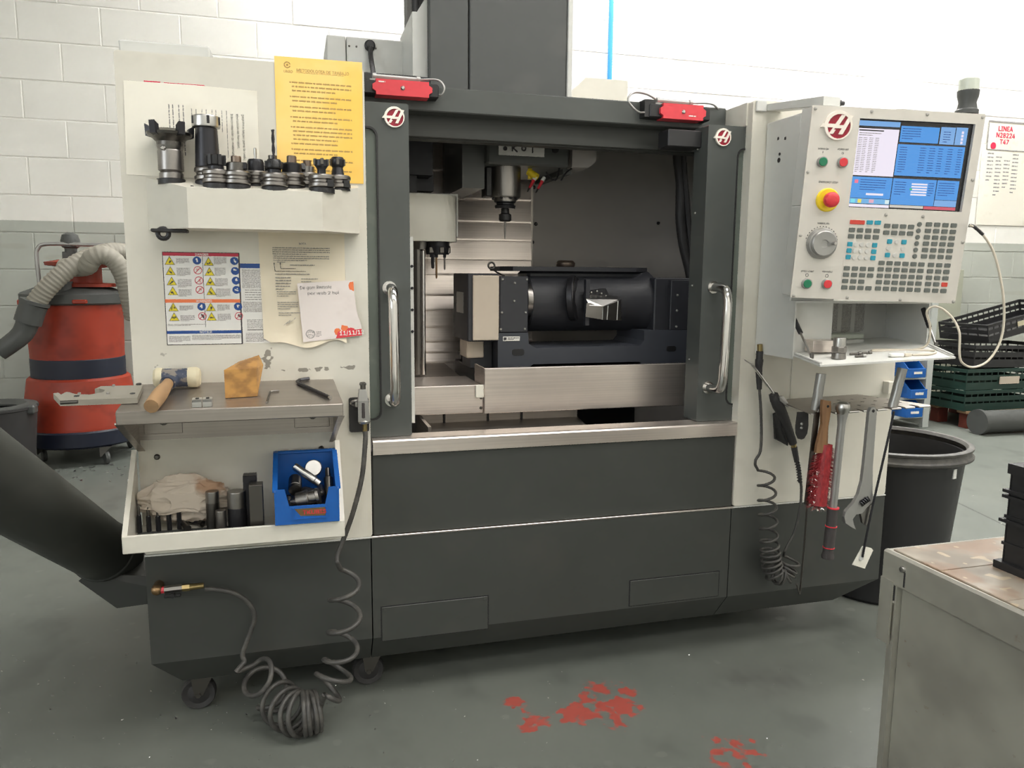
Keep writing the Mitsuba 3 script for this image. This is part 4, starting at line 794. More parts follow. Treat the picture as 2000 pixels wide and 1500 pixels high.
# blue bin
BB = thing('storage_bin', 'blue plastic bin full of steel parts in the right of the tray', 'bin')
bx0, bx1, by0, by1 = .329, .4815, -.190, -.018
zf, zb0, zt_, zp_ = .6125, .6125, .7580, .7005
def bp(x, y0, y1): return hull
side = Polygon([(by0, zf), (by1, zb0), (by1 + .004, zt_), (by1 - .02, zt_), (by0 - .002, zp_), (by0 - .004, zp_ - .005)])
for xx in (bx0, bx1 - .004): part(BB, 'side_wall', join(ext_x(side, xx, xx + .004), ext_x(Polygon([(by1, zt_), (by1 - .02, zt_), (by0 - .002, zp_), (by0 - .002, zp_ - .006), (by1 - .02, zt_ - .006), (by1, zt_ - .006)]), xx - .004, xx + .008)), 'blue_bin', smooth=False)
part(BB, 'back_wall', join(bx(bx0, bx1, by1 - .004, by1, zb0, zt_, .001), bx(bx0, bx1, by1 - .010, by1 + .003, zt_ - .008, zt_, .002)), 'blue_bin', smooth=False)
part(BB, 'bottom', bx(bx0, bx1, by0, by1, .6125, .6165), 'blue_bin', smooth=False)
fw = sbox(bx0, zf, bx1, zp_).difference(Polygon([(bx0 + .022, zp_ + .01), (bx0 + .034, zf + .045), (bx1 - .034, zf + .045), (bx1 - .022, zp_ + .01)]))
part(BB, 'front_wall', ext(fw, .004, (0, by0 + .002, 0)), 'blue_bin', smooth=False)
part(BB, 'label_slot', ext(sbox(bx0 + .042, zf + .012, bx1 - .03, zf + .040).difference(sbox(bx0 + .044, zf + .014, bx1 - .032, zf + .042)), .003, (0, by0 - .002, 0)), 'blue_bin', smooth=False)
part(BB, 'label', ext(Polygon([(bx0 + .046, zf + .038), (bx0 + .06, zf + .020), (bx1 - .034, zf + .017), (bx1 - .034, zf + .038)]), .0006, (0, by0 - .002, 0)), 'copper_worn', smooth=False, label='worn orange-brown paper label')
part(BB, 'label_print', textm('TKUBIS', .010, bx0 + .064, zf + .023, by0 - .0026, True, 1.1, .0003), 'red', smooth=False)
part(BB, 'fill', bx(bx0 + .006, bx1 - .006, by0 + .008, by1 - .006, .6165, .640), 'black', smooth=False, kind='stuff', label='dark small parts filling the bottom of the bin')
def pin(name, label, a, b_, prof, m_, cat='steel part', n=24):
    a, b_ = np.array(a, float), np.array(b_, float); L = np.linalg.norm(b_ - a)
    return solo(name, lathe_ax([(r, h * L) for r, h in prof], a, b_ - a, n), m_, label, cat)
pin('slotted_disc', 'round bright disc with cross cuts at the back of the blue bin', (.425, -.055, .715), (.424, -.064, .719), [(0, 0), (.021, 0), (.022, .2), (.022, .8), (.020, 1), (0, 1)], 'steel', 'disc')
pin('steel_pin', 'long polished pin lying diagonally across the blue bin', (.377, -.095, .734), (.438, -.118, .690), [(0, 0), (.0085, 0), (.0095, .04), (.0095, .38), (.010, .40), (.010, .8), (.0088, .82), (.0085, 1), (0, 1)], 'steel', 'pin')
pin('steel_plug', 'dark knurled plug with a bright round face at the left of the blue bin', (.378, -.075, .694), (.377, -.128, .679), [(0, 0), (.016, 0), (.0165, .3), (.0165, .75), (.015, .78), (.0165, .82), (.0155, .98), (0, 1)], 'steel_dark', 'plug')
pin('stepped_bushing', 'thick stepped bushing lying at the front of the blue bin', (.366, -.150, .655), (.437, -.160, .672), [(0, 0), (.008, 0), (.0085, .20), (.0205, .22), (.0215, .56), (.0225, .58), (.0225, .62), (.017, .64), (.017, .86), (.0205, .88), (.0195, .98), (0, 1)], 'steel_grey', 'bushing')
pin('steel_stud', 'upright turned stud at the right of the blue bin', (.462, -.135, .645), (.459, -.075, .722), [(0, 0), (.011, 0), (.012, .06), (.009, .1), (.0115, .2), (.0115, .68), (.007, .72), (.006, .95), (0, 1)], 'steel_dark', 'stud')
pin('steel_ball_pin', 'small round-ended pin in the middle of the blue bin', (.440, -.085, .672), (.441, -.134, .668), [(0, 0), (.0085, 0), (.009, .8), (.006, .97), (0, 1)], 'steel_grey', 'pin')
pin('steel_spacer', 'dark spacer lying under the long pin in the blue bin', (.398, -.10, .662), (.428, -.132, .660), [(0, 0), (.018, 0), (.019, .1), (.019, .9), (.017, 1), (0, 1)], 'black_oxide', 'spacer')
pin('steel_ferrule', 'little bright ferrule at the left front of the blue bin', (.362, -.130, .660), (.361, -.150, .657), [(0, 0), (.007, 0), (.0075, .5), (.005, .95), (0, 1)], 'steel_grey', 'ferrule')

# ================================================================ air gun, hose and valve at the left
AG = thing('air_gun', 'grey metal air gun hanging on a black magnetic holder by the left door', 'air gun')
part(AG, 'holder_plate', ext(rrect(.5215, .797, .5735, .890, .006), .012, (0, .0, 0)), 'rubber', smooth=False)
part(AG, 'holder_ring', join(tube([(.538 + .012 * math.cos(a), -.022 - .010 * math.sin(a), .878 + .008 * math.sin(a)) for a in np.arange(16) * PI / 8], .003, 8, True), bx(.535, .57, -.03, -.012, .868, .888, .002)), 'steel')
part(AG, 'nozzle', join(cyl((.557, -.040, .918), (.556, -.040, .936), .007, .0065), bx(.548, .565, -.046, -.034, .928, .934, .001)), 'steel_dark')
part(AG, 'body', hull([(.5555 + dx, -.042 + dy, zz) for dx, dy, zz in ((-.009, -.01, .918), (.008, -.01, .918), (-.009, .01, .918), (.008, .01, .918), (-.013, -.014, .888), (.013, -.014, .888), (-.013, .012, .888), (.013, .012, .888), (-.010, -.012, .846), (.013, -.012, .846), (-.010, .010, .846), (.013, .010, .846), (-.014, -.013, .833), (.017, -.013, .833), (-.010, .012, .828), (.015, .012, .828))]), 'tube_grey', smooth=False)
part(AG, 'grip_insert', bx(.551, .560, -.057, -.05, .842, .884, .002), 'grip', smooth=False)
part(AG, 'collar', lathe_ax([(0, 0), (.014, 0), (.016, .004), (.014, .010), (0, .010)], (.5585, -.042, .836), (.02, 0, -1), 8), 'steel', smooth=False)
part(AG, 'brass_fitting', cyl((.559, -.042, .828), (.560, -.042, .800), .0062, n=14), 'brass')
AH = thing('coiled_air_hose', 'long coiled black air hose hanging from the air gun to the floor', 'air hose')
part(AH, 'hose', tube(np.vstack([
    spline([(.560, -.042, .805), (.560, -.044, .78), (0.549,-0.05,0.685), (0.523,-0.06,0.591), (0.497,-0.06,0.52), (0.479,-0.07,0.478), (0.478,-0.085,0.463)], 8),
    helix([(0.501,-0.09,0.437), (0.497,-0.09,0.371), (0.491,-0.09,0.278), (0.479,-0.092,0.193), (0.457,-0.11,0.148), (0.433,-0.12,0.125)], [.028, .041, .040, .042, .045, .047], [0, .75, 1.75, 2.75, 3.7, 4.6], 26, 2.6),
    helix([(0.418,-0.098,0.062), (0.397,-0.102,0.062), (0.376,-0.102,0.062), (0.353,-0.087,0.06), (0.326,-0.044,0.06), (0.295,0.033,0.06), (0.263,-0.075,0.174), (0.248,-0.065,0.202)], [.050, .052, .054, .054, .053, .05, .045, .04], [0, 2.0, 4.0, 5.6, 7.2, 8.4, 9.6, 10.2], 26, 1.0),
    spline([(0.234,-0.045,0.2), (0.23,-0.04,0.222), (0.252,-0.035,0.279), (0.263,-0.035,0.319), (0.248,-0.035,0.359), (0.212,-0.035,0.389), (0.168,-0.035,0.403), (0.144,-0.035,0.407)], 8)]), .0066, 10), 'hose_grey', smooth=60)
BV = thing('ball_valve', 'brass ball valve with a small black lever low on the machine base', 'valve')
ez = (0.03,-0.03,0.416)
part(BV, 'elbow', join(cyl((ez[0], 0, ez[2]), (ez[0], -.035, ez[2]), .0125, .0135), trimesh.creation.icosphere(subdivisions=2, radius=.0142).apply_translation([ez[0], -.033, ez[2]])), 'copper_worn')
part(BV, 'collar', cyl((ez[0] + .010, -.035, ez[2] - .001), (ez[0] + .018, -.035, ez[2] - .001), .0085, n=6), 'red', smooth=False)
part(BV, 'body', cyl((ez[0] + .018, -.035, ez[2] - .001), (ez[0] + .060, -.035, ez[2]), .0105, n=8), 'steel_grey', smooth=False)
part(BV, 'hose_nut', join(cyl((ez[0] + .060, -.035, ez[2]), (ez[0] + .078, -.035, ez[2]), .0095, n=6), cyl((ez[0] + .078, -.035, ez[2]), (ez[0] + .112, -.035, ez[2] + .001), .0085, .0070, 12)), 'brass', smooth=False)
part(BV, 'lever', join(bx(ez[0] + .018, ez[0] + .058, -.052, -.042, ez[2] - .018, ez[2] - .010, .002), cyl((ez[0] + .038, -.04, ez[2] - .012), (ez[0] + .038, -.056, ez[2] - .012), .006, n=12)), 'black', smooth=False)

# ================================================================ control pendant with support arm and storage box
CP = thing('control_pendant', 'beige control pendant with a blue screen and many keys, on an arm at the right', 'control panel')
PU, PV, PN = np.array([.97555985, -.21768739, -.0299194]), np.array([.01361693, -.07600783, .99701424]), np.array([-.21931154, -.97305447, -.07118595])
PA = mat4(PU, -PN, PV, [1.91352515, -.32835937, 1.40391823])
def pp(name, mesh, m_, parent=None, smooth=False, **kw): return part(parent or CP, name, xf(mesh, PA), m_, smooth=smooth, **kw)
hole = sbox(-.1025, -.003, .2085, .2215)
pp('faceplate', ext(rrect(-.2317, -.2476, .2317, .2476, .004).difference(hole), .004, (0, .004, 0)), 'panel_steel')
pp('housing', join(bx(-.2290, .2290, .0042, .07, -.2455, -.0035, .003), bx(-.2290, -.103, .0042, .07, -.0035, .2455), bx(.209, .2290, .0042, .07, -.0035, .2455), bx(-.103, .209, .0042, .07, .222, .2455), bx(-.103, .209, .03, .07, -.004, .223)), 'light_grey')
SC = pp('screen', bx(-.1025, .2085, .010, .029, -.003, .2215), 'black_gloss', label='glowing blue screen with white and blue windows')
def glow(name, x0, x1, z0, z1, col, y=.0095, p=1.0, parent=SC):
    k = parent + '__' + name; key = k; i = 1
    while key in scene: key = '%s_%03d' % (k, i); i += 1
    m_ = xf(bx(x0, x1, y - .0003, y, z0, z1), PA)
    scene[key] = mikit.ply(m_, {'type': 'diffuse', 'reflectance': rgb((.05, .05, .05))}, emitter={'type': 'area', 'radiance': rgb([SCR * p * c for c in s2l(*col)])})
SCR = .80
BLUE, LBL, WHT = (72, 150, 226), (120, 170, 225), (240, 232, 246)
glow('title_strip', -.099, .012, .205, .218, LBL); glow('program_window', -.098, .0115, .080, .199, WHT)
glow('window', .0155, .120, .169, .2095, BLUE); glow('window', .1235, .163, .168, .2115, LBL); glow('window', .165, .1965, .168, .2125, LBL)
glow('window', .0135, .1965, .084, .1635, BLUE); glow('window', -.098, .0115, .022, .0765, BLUE); glow('window', .0135, .133, .009, .0765, BLUE); glow('window', .135, .1955, .026, .0765, BLUE); glow('window', .1345, .1955, .009, .025, LBL)
glow('status_row', -.098, .0115, .008, .021, (110, 175, 225)); glow('status_row', -.099, .0115, -.001, .0065, WHT); glow('status_row', .0135, .106, .001, .008, (205, 200, 190)); glow('alarm_row', .1075, .1955, .000, .008, (205, 80, 100))
for i in range(5): glow('meter_bar', .0655, .109, .0345 + .0068 * i, .0387 + .0068 * i, WHT, .0091)
glow('meter_bar', .0615, .068, .048, .0525, (70, 190, 120), .0088); glow('entry_bar', -.056, -.0085, .030, .0355, WHT, .0091)
glow('icon', -.091, -.081, .060, .069, (240, 120, 150), .0091); glow('icon', -.076, -.066, .0095, .0195, (240, 220, 90), .0091); glow('icon', -.095, -.083, .0095, .0195, (120, 220, 235), .0091); glow('icon', -.045, -.032, .0105, .0195, (225, 170, 190), .0091); glow('icon', -.001, .010, .0095, .0195, (215, 235, 235), .0091)
for a in range(4): glow('icon', .1805, .1865, .171 + .0085 * a, .1775 + .0085 * a, (235, 225, 245), .0091)
hdr = [bx(-.098, .0115, .0089, .0094, .2005, .2035), bx(-.096, -.03, .0089, .0094, .1925, .1955)]
for (x0, x1, z) in ((.0155, .120, .2095), (.0135, .1965, .1635), (-.098, .0115, .0765), (.0135, .133, .0765), (.135, .1955, .0765)): hdr.append(bx(x0, x1, .0089, .0094, z, z + .0032))
pp('window_header', join(hdr), 'ink', SC)
pt = [dashes(-.095, -.035, .188, .0052, 2, .0018, .0093, 80)]
for i, x in enumerate((-.095, -.082, -.066, -.050)): pt.append(dashes(x, x + .010, .176, .0045, 20, .0015, .0093, 81 + i))
pp('program_text', join(pt), 'ink_soft', SC)
pt = [dashes(x, x + w, z, .0062, n, .0017, .0093, s) for x, w, z, n, s in ((.020, .02, .157, 11, 90), (.075, .016, .157, 11, 91), (.100, .016, .157, 11, 92), (.125, .012, .157, 11, 93), (.150, .014, .157, 11, 94), (.178, .012, .157, 11, 95), (.020, .05, .204, 5, 96), (.132, .02, .200, 5, 97), (-.075, .07, .070, 5, 98), (.020, .03, .068, 6, 99), (.112, .015, .068, 6, 100), (.140, .045, .070, 6, 101))]
pp('window_text', join(pt), 'sticker_blue', SC)
for (a, b_) in ((-.2235, .2395), (-.074, .2395), (.075, .2395), (.2245, .2395), (-.2235, .081), (.2245, .081), (-.2235, -.082), (.2245, -.082), (-.2235, -.2425), (-.074, -.2425), (.075, -.2425), (.2255, -.2425), (.002, -.019), (.104, -.019)):
    pp('face_screw', lathe_ax([(0, 0), (.0045, 0), (.004, .0025), (0, .0032)], (a, 0, b_), (0, -1, 0), 12), 'steel')
emb_s = .0365; emblem(CP, -.160, .2005, 0.0, emb_s, PA)
def lettering(s_, cx, z, h=.0042): 
    m_ = textm(s_, h, 0, z, 0, True, .9, .0004); w = m_.bounds[1][0]; m_.apply_translation([cx - w / 2, 0, 0]); return m_
tri_up = lambda cx, cz, r: ext(ring(cx, cz, r, r * .72), .0004)
pp('lettering', join(lettering('POWER ON', -.190, .139), lettering('POWER OFF', -.137, .140), lettering('EMERGENCY STOP', -.166, .0555, .0046), lettering('HANDLE JOG', -.165, -.0505), lettering('CYCLE START', -.193, -.178), lettering('FEED HOLD', -.138, -.177),
     tri_up(-.137, .1325, .0028), bx(-.191, -.1895, -.0004, 0, .130, .135), tri_up(-.193, -.186, .0045), tri_up(-.138, -.186, .0045), lettering('DISPLAY', .042, -.0375, .003), lettering('CURSOR', .0415, -.107, .003), lettering('OVERRIDES', -.053, -.1535, .003), lettering('SPINDLE', -.0185, -.1995, .003),
     bx(.009, .0285, -.0004, 0, -.0370, -.0348), bx(.0555, .076, -.0004, 0, -.0370, -.0348), bx(-.0925, -.0745, -.0004, 0, -.1530, -.1508), bx(-.031, -.0125, -.0004, 0, -.1530, -.1508)), 'ink')
def button(x, z, m_, lb):
    b_ = pp('push_button', lathe_ax([(0, 0), (.0142, 0), (.0142, .006), (.0122, .0085), (.0115, .0085), (.0115, .006), (0, .006)], (x, 0, z), (0, -1, 0), 24), 'tube_grey', label=lb)
    pp('cap', lathe_ax([(0, .005), (.0112, .005), (.0112, .009), (.0100, .0102), (0, .0102)], (x, 0, z), (0, -1, 0), 24), m_, b_, smooth=40)
button(-.190, .1085, 'green_button', 'green button under the red badge'); button(-.1355, .1095, 'red_button', 'red button under the red badge'); button(-.192, -.2085, 'green_button', 'green button at the bottom'); button(-.1365, -.2075, 'red_button', 'red button at the bottom')
es = pp('emergency_stop', lathe_ax([(0, 0), (.0305, 0), (.0305, .004), (.028, .007), (0, .007)], (-.1635, 0, .0125), (0, -1, 0), 32), 'yellow', label='yellow disc with a red mushroom button', smooth=35)
pp('mushroom', lathe_ax([(0, .007), (.011, .007), (.011, .016), (.0185, .018), (.0198, .024), (.0195, .031), (.016, .035), (.008, .0365), (0, .037)], (-.1635, 0, .0125), (0, -1, 0), 32), 'red_button', es, smooth=40)
jg = pp('jog_wheel', lathe_ax([(0, 0), (.0415, 0), (.0415, .006), (.038, .011), (.034, .012), (.0335, .020), (.031, .0225), (.010, .0215), (.009, .019), (0, .019)], (-.1645, 0, -.1005), (0, -1, 0), 40), 'tube_grey', smooth=30, label='silver jog wheel with a finger knob')
pp('finger_knob', lathe_ax([(0, .02), (.003, .02), (.003, .028), (.0055, .03), (.0055, .04), (.004, .042), (0, .042)], (-.1445, 0, -.0985), (0, -1, 0), 14), 'steel', jg, smooth=40)
pp('wheel_mark', join(*[xf(bx(-.0015, .0015, -.0005, 0, .0432, .0452), mat4([math.cos(t), 0, math.sin(t)], [0, 1, 0], [-math.sin(t), 0, math.cos(t)], [-.1645, 0, -.1005])) for t in np.linspace(-1.3, 1.3, 15)]), 'ink', jg)
KP = CP + '__keypad'
pp('keypad', bx(-.098, .210, -.0006, .0, -.2265, -.0285), 'panel_steel')
def keymesh(w, h, round_=False):
    p_ = Point(0, 0).buffer(h / 2, quad_segs=5) if round_ else rrect(-w / 2, -h / 2, w / 2, h / 2, .0022)
    return join(ext(p_, .0018, (0, -.0006, 0)), ext(p_.buffer(-.0007), .0026, (0, -.0006, 0)))
kp_ = {}
for nm, w, h, r in (('k', .0166, .0114, False), ('t', .0135, .0118, False), ('r', .0, .0122, True), ('red', .040, .0110, False), ('tk', .0168, .0108, False)):
    for m_ in ('grey_key', 'teal_key', 'white_key', 'red_key'): kp_[nm, m_] = None
kd = {'k': (.0166, .0114, False), 't': (.0135, .0120, False), 'r': (.0, .0125, True), 'red': (.040, .0110, False), 'tk': (.0168, .0108, False)}
def key(kind, m_, x, z):
    if kp_[kind, m_] is None: kp_[kind, m_] = mikit.ply(keymesh(*kd[kind]), 'mat_' + m_, smooth=False)
    A = PA @ trimesh.transformations.translation_matrix([x, 0, z])
    copy_part(KP, 'key', kp_[kind, m_], T(A.tolist()))
key('red', 'red_key', -.074, -.0415); key('tk', 'teal_key', -.040, -.0405); key('tk', 'teal_key', -.018, -.0402)
for i in range(4):
    for z in (-.062, -.0785): key('k', 'grey_key', -.086 + .0227 * i, z)
    for z in (-.0475, -.065): key('k', 'grey_key', .009 + .022 * i, z)
    for r in range(6): key('k', 'grey_key', .123 + .023 * i, -.039 - .0169 * r)
    for r in range(4):
        if not (r == 2 and i == 3): key('k', 'grey_key', -.086 + .0224 * i, -.1635 - .0171 * r)
for r in range(3):
    z = -.0995 - .017 * r
    key('t', 'teal_key', -.0865, z); key('t', 'teal_key', -.0180, z)
    for x in (-.0705, -.0535, -.0365): key('r', 'white_key', x, z)
for x, z, m_ in ((.0215, -.088, 't'), (.0415, -.088, 'w'), (.0615, -.088, 't'), (.021, -.106, 'w'), (.061, -.1055, 'w'), (.021, -.124, 't'), (.0415, -.124, 'w'), (.0615, -.124, 't')):
    key('t' if m_ == 't' else 'r', 'teal_key' if m_ == 't' else 'white_key', x, z)
for r in range(6): key('r', 'grey_key', .097, -.040 - .0169 * r)
for r in range(5):
    for i in range(6): key('k', 'grey_key', .008 + .0222 * i, -.1455 - .0172 * r)
    for i in range(3): key('k', 'grey_key' if (r, i) != (3, 2) else 'red_key', .146 + .023 * i, -.1455 - .0172 * r)
# signal lamp
bc = np.array((2.118,-0.36,1.66)); bz = bc[2] - .012
BL = part(CP, 'signal_lamp', lathe([(0, 0), (.028, 0), (.028, .010), (.024, .014), (.021, .03), (.0255, .046), (.0265, .060), (0, .060)], bc[0], bc[1], bz, 28), 'vacuum_grey')
mat('lamp_lens', (.55, .58, .50), .25)
part(BL, 'lens', lathe([(0, .060), (.0245, .060), (.0245, .088), (.022, .091), (0, .091)], bc[0], bc[1], bz, 28), 'lamp_lens')
# support arm
part(CP, 'support_arm', join(bx(1.752, 1.90, -.165, -.003, 1.0, 1.668, .003)), 'light_grey', smooth=False)
part(CP, 'arm_cap', hull([(x, y, z) for x in (1.748, 1.800) for y, z in ((-.262, 1.691), (-.262, 1.668), (-.002, 1.7225), (-.002, 1.7045))]), 'light_grey', smooth=False)
part(CP, 'cap_knob', join(cyl((1.800, -.255, 1.678), (1.806, -.255, 1.678), .008), cyl((1.806, -.255, 1.678), (1.816, -.255, 1.678), .0055)), 'black')
part(CP, 'arm_corner', bx(1.712, 1.747, -.008, -.0005, 1.700, 1.731, .002), 'light_grey', smooth=False)
part(CP, 'arm_joint', bx(1.80, 1.92, -.215, -.165, 1.26, 1.60, .004), 'charcoal_door', smooth=False)
for q, r in (((1.752,-0.064,1.615), .0045), ((1.752,-0.098,1.61), .0045), ((1.752,-0.075,1.57), .0045), ((1.752,-0.073,1.553), .007)): part(CP, 'arm_hole', cyl((1.753, q[1], q[2]), (1.7512, q[1], q[2]), r, n=14), 'black')
# storage box under the pendant with a drop-down door
A0, A1, B0, B1 = np.array([1.752, -.19, 0]), np.array([2.135, -.272, 0]), np.array([1.752, -.004, 0]), np.array([2.225, -.004, 0])
def slab(a, b_, z0, z1, nrm, th):
    nrm = np.array(nrm) * th; return hull([np.array([p_[0], p_[1], z]) + o for p_ in (a, b_) for z in (z0, z1) for o in (nrm * 0, nrm)])
SB = part(CP, 'storage_box', join(slab(A0, B0, .987, 1.150, (1, 0, 0), .004), slab(A1, B1, 1.015, 1.150, (1, 0, 0), .004), slab(B0, B1, .998, 1.150, (0, -1, 0), .003),
    hull([(*A0[:2], 1.146), (*A1[:2], 1.146), (*B0[:2], 1.146), (*B1[:2], 1.146), (*A0[:2], 1.152), (*A1[:2], 1.152), (*B0[:2], 1.152), (*B1[:2], 1.152)]),
    hull([(*A0[:2], .996), (*A1[:2], 1.026), (*B0[:2], .996), (*B1[:2], 1.026), (*A0[:2], 1.0), (*A1[:2], 1.03), (*B0[:2], 1.0), (*B1[:2], 1.03)])), 'light_grey', smooth=False)
FLc, FRc, BLc, BRc = [np.array(q) for q in ((1.735, -.335, .987), (2.097, -.416, 1.010), (1.755, -.190, 1.000), (2.135, -.274, 1.030))]
part(SB, 'drop_door', join(hull([q + [0, 0, d_] for q in (FLc, FRc, BLc, BRc) for d_ in (0, -.005)]), tube([FLc + [.006, .006, .004], BLc + [.004, 0, .004]], .0035, 8), tube([FRc + [-.006, .004, .005], BRc + [-.004, 0, .005]], .0035, 8)), 'light_grey', smooth=False)
for (t0, t1) in (((1.763, -.150, 1.125), (1.762, -.262, 1.000)), ((2.14,-0.246,1.131), (2.128, -.315, 1.030))):
    t0, t1 = np.array(t0), np.array(t1); mid = t0 + (t1 - t0) * .5
    sk = part(SB, 'gas_strut', cyl(t0, mid, .0068, n=12), 'black'); part(sk, 'rod', join(cyl(mid, t1, .0034, n=10)), 'chrome'); part(sk, 'joint', cyl(t1 + [0, 0, -.004], t1 + [0, 0, .010], .0052, n=10), 'steel_dark')
# things kept in the box and on its door
def dz(x, y): # top of the door at x, y
    a = np.linalg.solve(np.array([[*FLc[:2], 1], [*FRc[:2], 1], [*BLc[:2], 1]]), np.array([FLc[2], FRc[2], BLc[2]])); return float(a @ [x, y, 1])
LS = thing('listing_sheet', 'grey printed list with dense columns on the back of the storage box', 'sheet of paper')
part(LS, 'page', bx(1.90, 2.15, -.0085, -.0075, 1.034, 1.144), 'light_grey', smooth=False)
part(LS, 'print', join(*[dashes(1.905 + .05 * i, 1.940 + .05 * i, 1.138 - .004 * (i % 2), .0042, 22, .0022, -.0085, 120 + i) for i in range(5)]), 'ink_soft', smooth=False)
CB = thing('caliper_case', 'grey flat plastic case lying at the back of the storage box', 'case')
part(CB, 'case_body', bx(1.80, 2.075, -.095, -.02, 1.0065, 1.030, .003), 'light_grey', smooth=False)
part(CB, 'case_lid', bx(1.83, 2.09, -.075, -.02, 1.0305, 1.046, .003), 'lamp_lens', smooth=False)
x, y = 1.832, -.212
solo('machined_block', rot(bx(x - .037, x + .037, y - .022, y + .03, dz(x, y) + .0045, dz(x, y) + .038, .001), -.2, [0, 0, 1], [x, y, 0]), 'stainless', 'shiny squared aluminium block at the left of the box door', 'metal block', smooth=False)
x, y = 1.822, -.296; z = dz(x, y) + .001
k = thing('threaded_coupling', 'stacked steel coupling standing upright on the open box door', 'coupling')
part(k, 'upper_ring', lathe([(0, .034), (.0165, .034), (.0165, .056), (.0155, .058), (.012, .058), (0, .0575)], x, y, z, 24), 'steel')
part(k, 'hex_ring', lathe([(0, .017), (.0185, .017), (.0195, .020), (.0195, .031), (.0185, .034), (0, .034)], x, y, z, 8), 'steel_grey', smooth=False)
part(k, 'lower_ring', lathe([(0, 0), (.0185, 0), (.019, .002), (.0180, .016), (0, .016)], x, y, z, 24), 'steel_grey')
for i, (x, y, l, lb) in enumerate(((1.885, -.315, .026, 'small pale screw lying beside the steel coupling on the box door'), (1.895, -.285, .030, 'grey screw lying behind the pale screw on the box door'), (1.925, -.29, .022, 'short dark screw lying near the white memory stick'))):
    k = thing('loose_screw', lb, 'screw'); z = dz(x, y) + .0055
    part(k, 'thread', cyl((x - l * .8, y + .005, z - l * .8 * .05), (x, y, z), .003, n=10), 'steel_dark'); part(k, 'head', cyl((x, y, z), (x + .007, y - .002, z + .001), .005, n=12), 'tube_grey' if i == 0 else 'steel_dark')
x, y = 1.962, -.352; z = dz(x, y) + .007
us = thing('memory_stick', 'white memory stick on the box door at the end of a beige cable', 'memory stick')
part(us, 'body', hull([(x + sx_ * .019 * k2, y - sx_ * .004 + sy_ * .0065 * k3, z + sz_ * .0055 * k4) for sx_ in (-1, 1) for sy_ in (-1, 1) for sz_ in (-1, 1) for k2, k3, k4 in ((1, .6, .6), (.8, 1, .7), (.8, .7, 1))]), 'white_plastic', smooth=50)
part(us, 'plug', bx(x + .019, x + .042, y - .012, y - .001, z - .004, z + .0045, .002), 'cable_white', smooth=False)
WC = thing('beige_cable', 'beige cable looping from the pendant down to the open box door', 'cable')
zc = lambda x, y: (x, y, dz(x, y) + .0045)
loop = [(2.126,-0.395,1.359), (2.153,-0.4,1.346), (2.197,-0.41,1.29), (2.227,-0.42,1.195), (2.244,-0.42,1.112), (2.238,-0.42,1.048), (2.204,-0.42,0.998), (2.157,-0.42,0.981), (2.113,-0.425,0.993), (2.099,-0.425,1.02), (2.098,-0.42,1.075), (2.092,-0.4,1.112), (2.074,-0.38,1.137), (2.062,-0.36,1.142), (2.053,-0.35,1.126), (2.079,-0.34,1.083), (2.088,-0.325,1.036), zc(2.06, -.31), zc(2.00, -.29), zc(1.955, -.275), zc(1.97, -.262), zc(2.02, -.29), zc(2.08, -.335), zc(2.085, -.36), zc(2.05, -.375), (x + .046, y - .0075, z)]
part(WC, 'cable', tube(spline(loop, 8), .0032, 8), 'cable_white', smooth=60)
part(WC, 'dark_end', tube(spline([np.array((2.128,-0.39,1.359)), np.array((2.139,-0.397,1.355)), np.array((2.164,-0.403,1.335))], 6), .0042, 8), 'rubber', smooth=60)
# cable clip and side bracket on the pendant's right edge
pp('side_bracket', bx(.229, .238, .01, .05, .0, .06, .002), 'rubber')

# ================================================================ hook rack under the box, with hanging tools
HR = thing('hook_rack', 'perforated steel hook plate hung on two tubes under the storage box', 'rack')
rF = np.array([1.782, -.256, .835]); rR = np.array([2.172, -.250, .838]) * 0 + np.array([2.155, -.285, .850])
e1 = (rR - rF) / np.linalg.norm(rR - rF); e2 = np.array([.20, .98, 0]); e2 -= e1 * (e1 @ e2); e2 /= np.linalg.norm(e2); e3 = np.cross(e1, e2)
RA = mat4(e1, e2, e3, rF); Lr = np.linalg.norm(rR - rF)
pl2 = Polygon([(0, .01), (.01, 0), (Lr, 0), (Lr + .006, .01), (Lr - .06, .245), (.03, .245)])
for i in range(7): pl2 = pl2.difference(unary_union([sbox(.055 + .045 * i, -.01, .067 + .045 * i, .022), Point(.061 + .045 * i, .022).buffer(.006)]))
for i in range(5):
    for j in range(3): pl2 = pl2.difference(Point(.15 + .045 * i, .07 + .05 * j).buffer(.006, quad_segs=3))
part(HR, 'hook_plate', xf(ext_z(pl2, 0, .0035), RA), 'stainless_dull', smooth=False)
part(HR, 'front_edge', xf(join(cyl((.01, 0, .001), (.05, 0, .001), .003, n=8), *[cyl((.068 + .045 * i, 0, .001), (.099 + .045 * i, 0, .001), .003, n=8) for i in range(6)], cyl((.338, 0, .001), (Lr, 0, .001), .003, n=8)), RA), 'steel', smooth=40)
part(HR, 'back_plate', join(bx(1.888, 2.268, -.0045, -.0012, .838, .985), bx(2.235, 2.262, -.03, -.0045, .845, .885, .002)), 'cream_box', smooth=False)
part(HR, 'tongue', hull([((1.799,-0.19,0.842)[0] + dx, -.19 + dy, zz) for dx, zz in ((-.018, .832), (.018, .832), (-.021, .79), (.021, .79), (-.019, .768), (.019, .768), (-.010, .753), (.010, .753), (0, .750)) for dy in (0, .004)]), 'rubber', smooth=False)
for z in (.797, .785): part(HR, 'tongue_screw', screw((1.799,-0.19,0.842)[0] - .003, -.19, z, .0045), 'tube_grey')
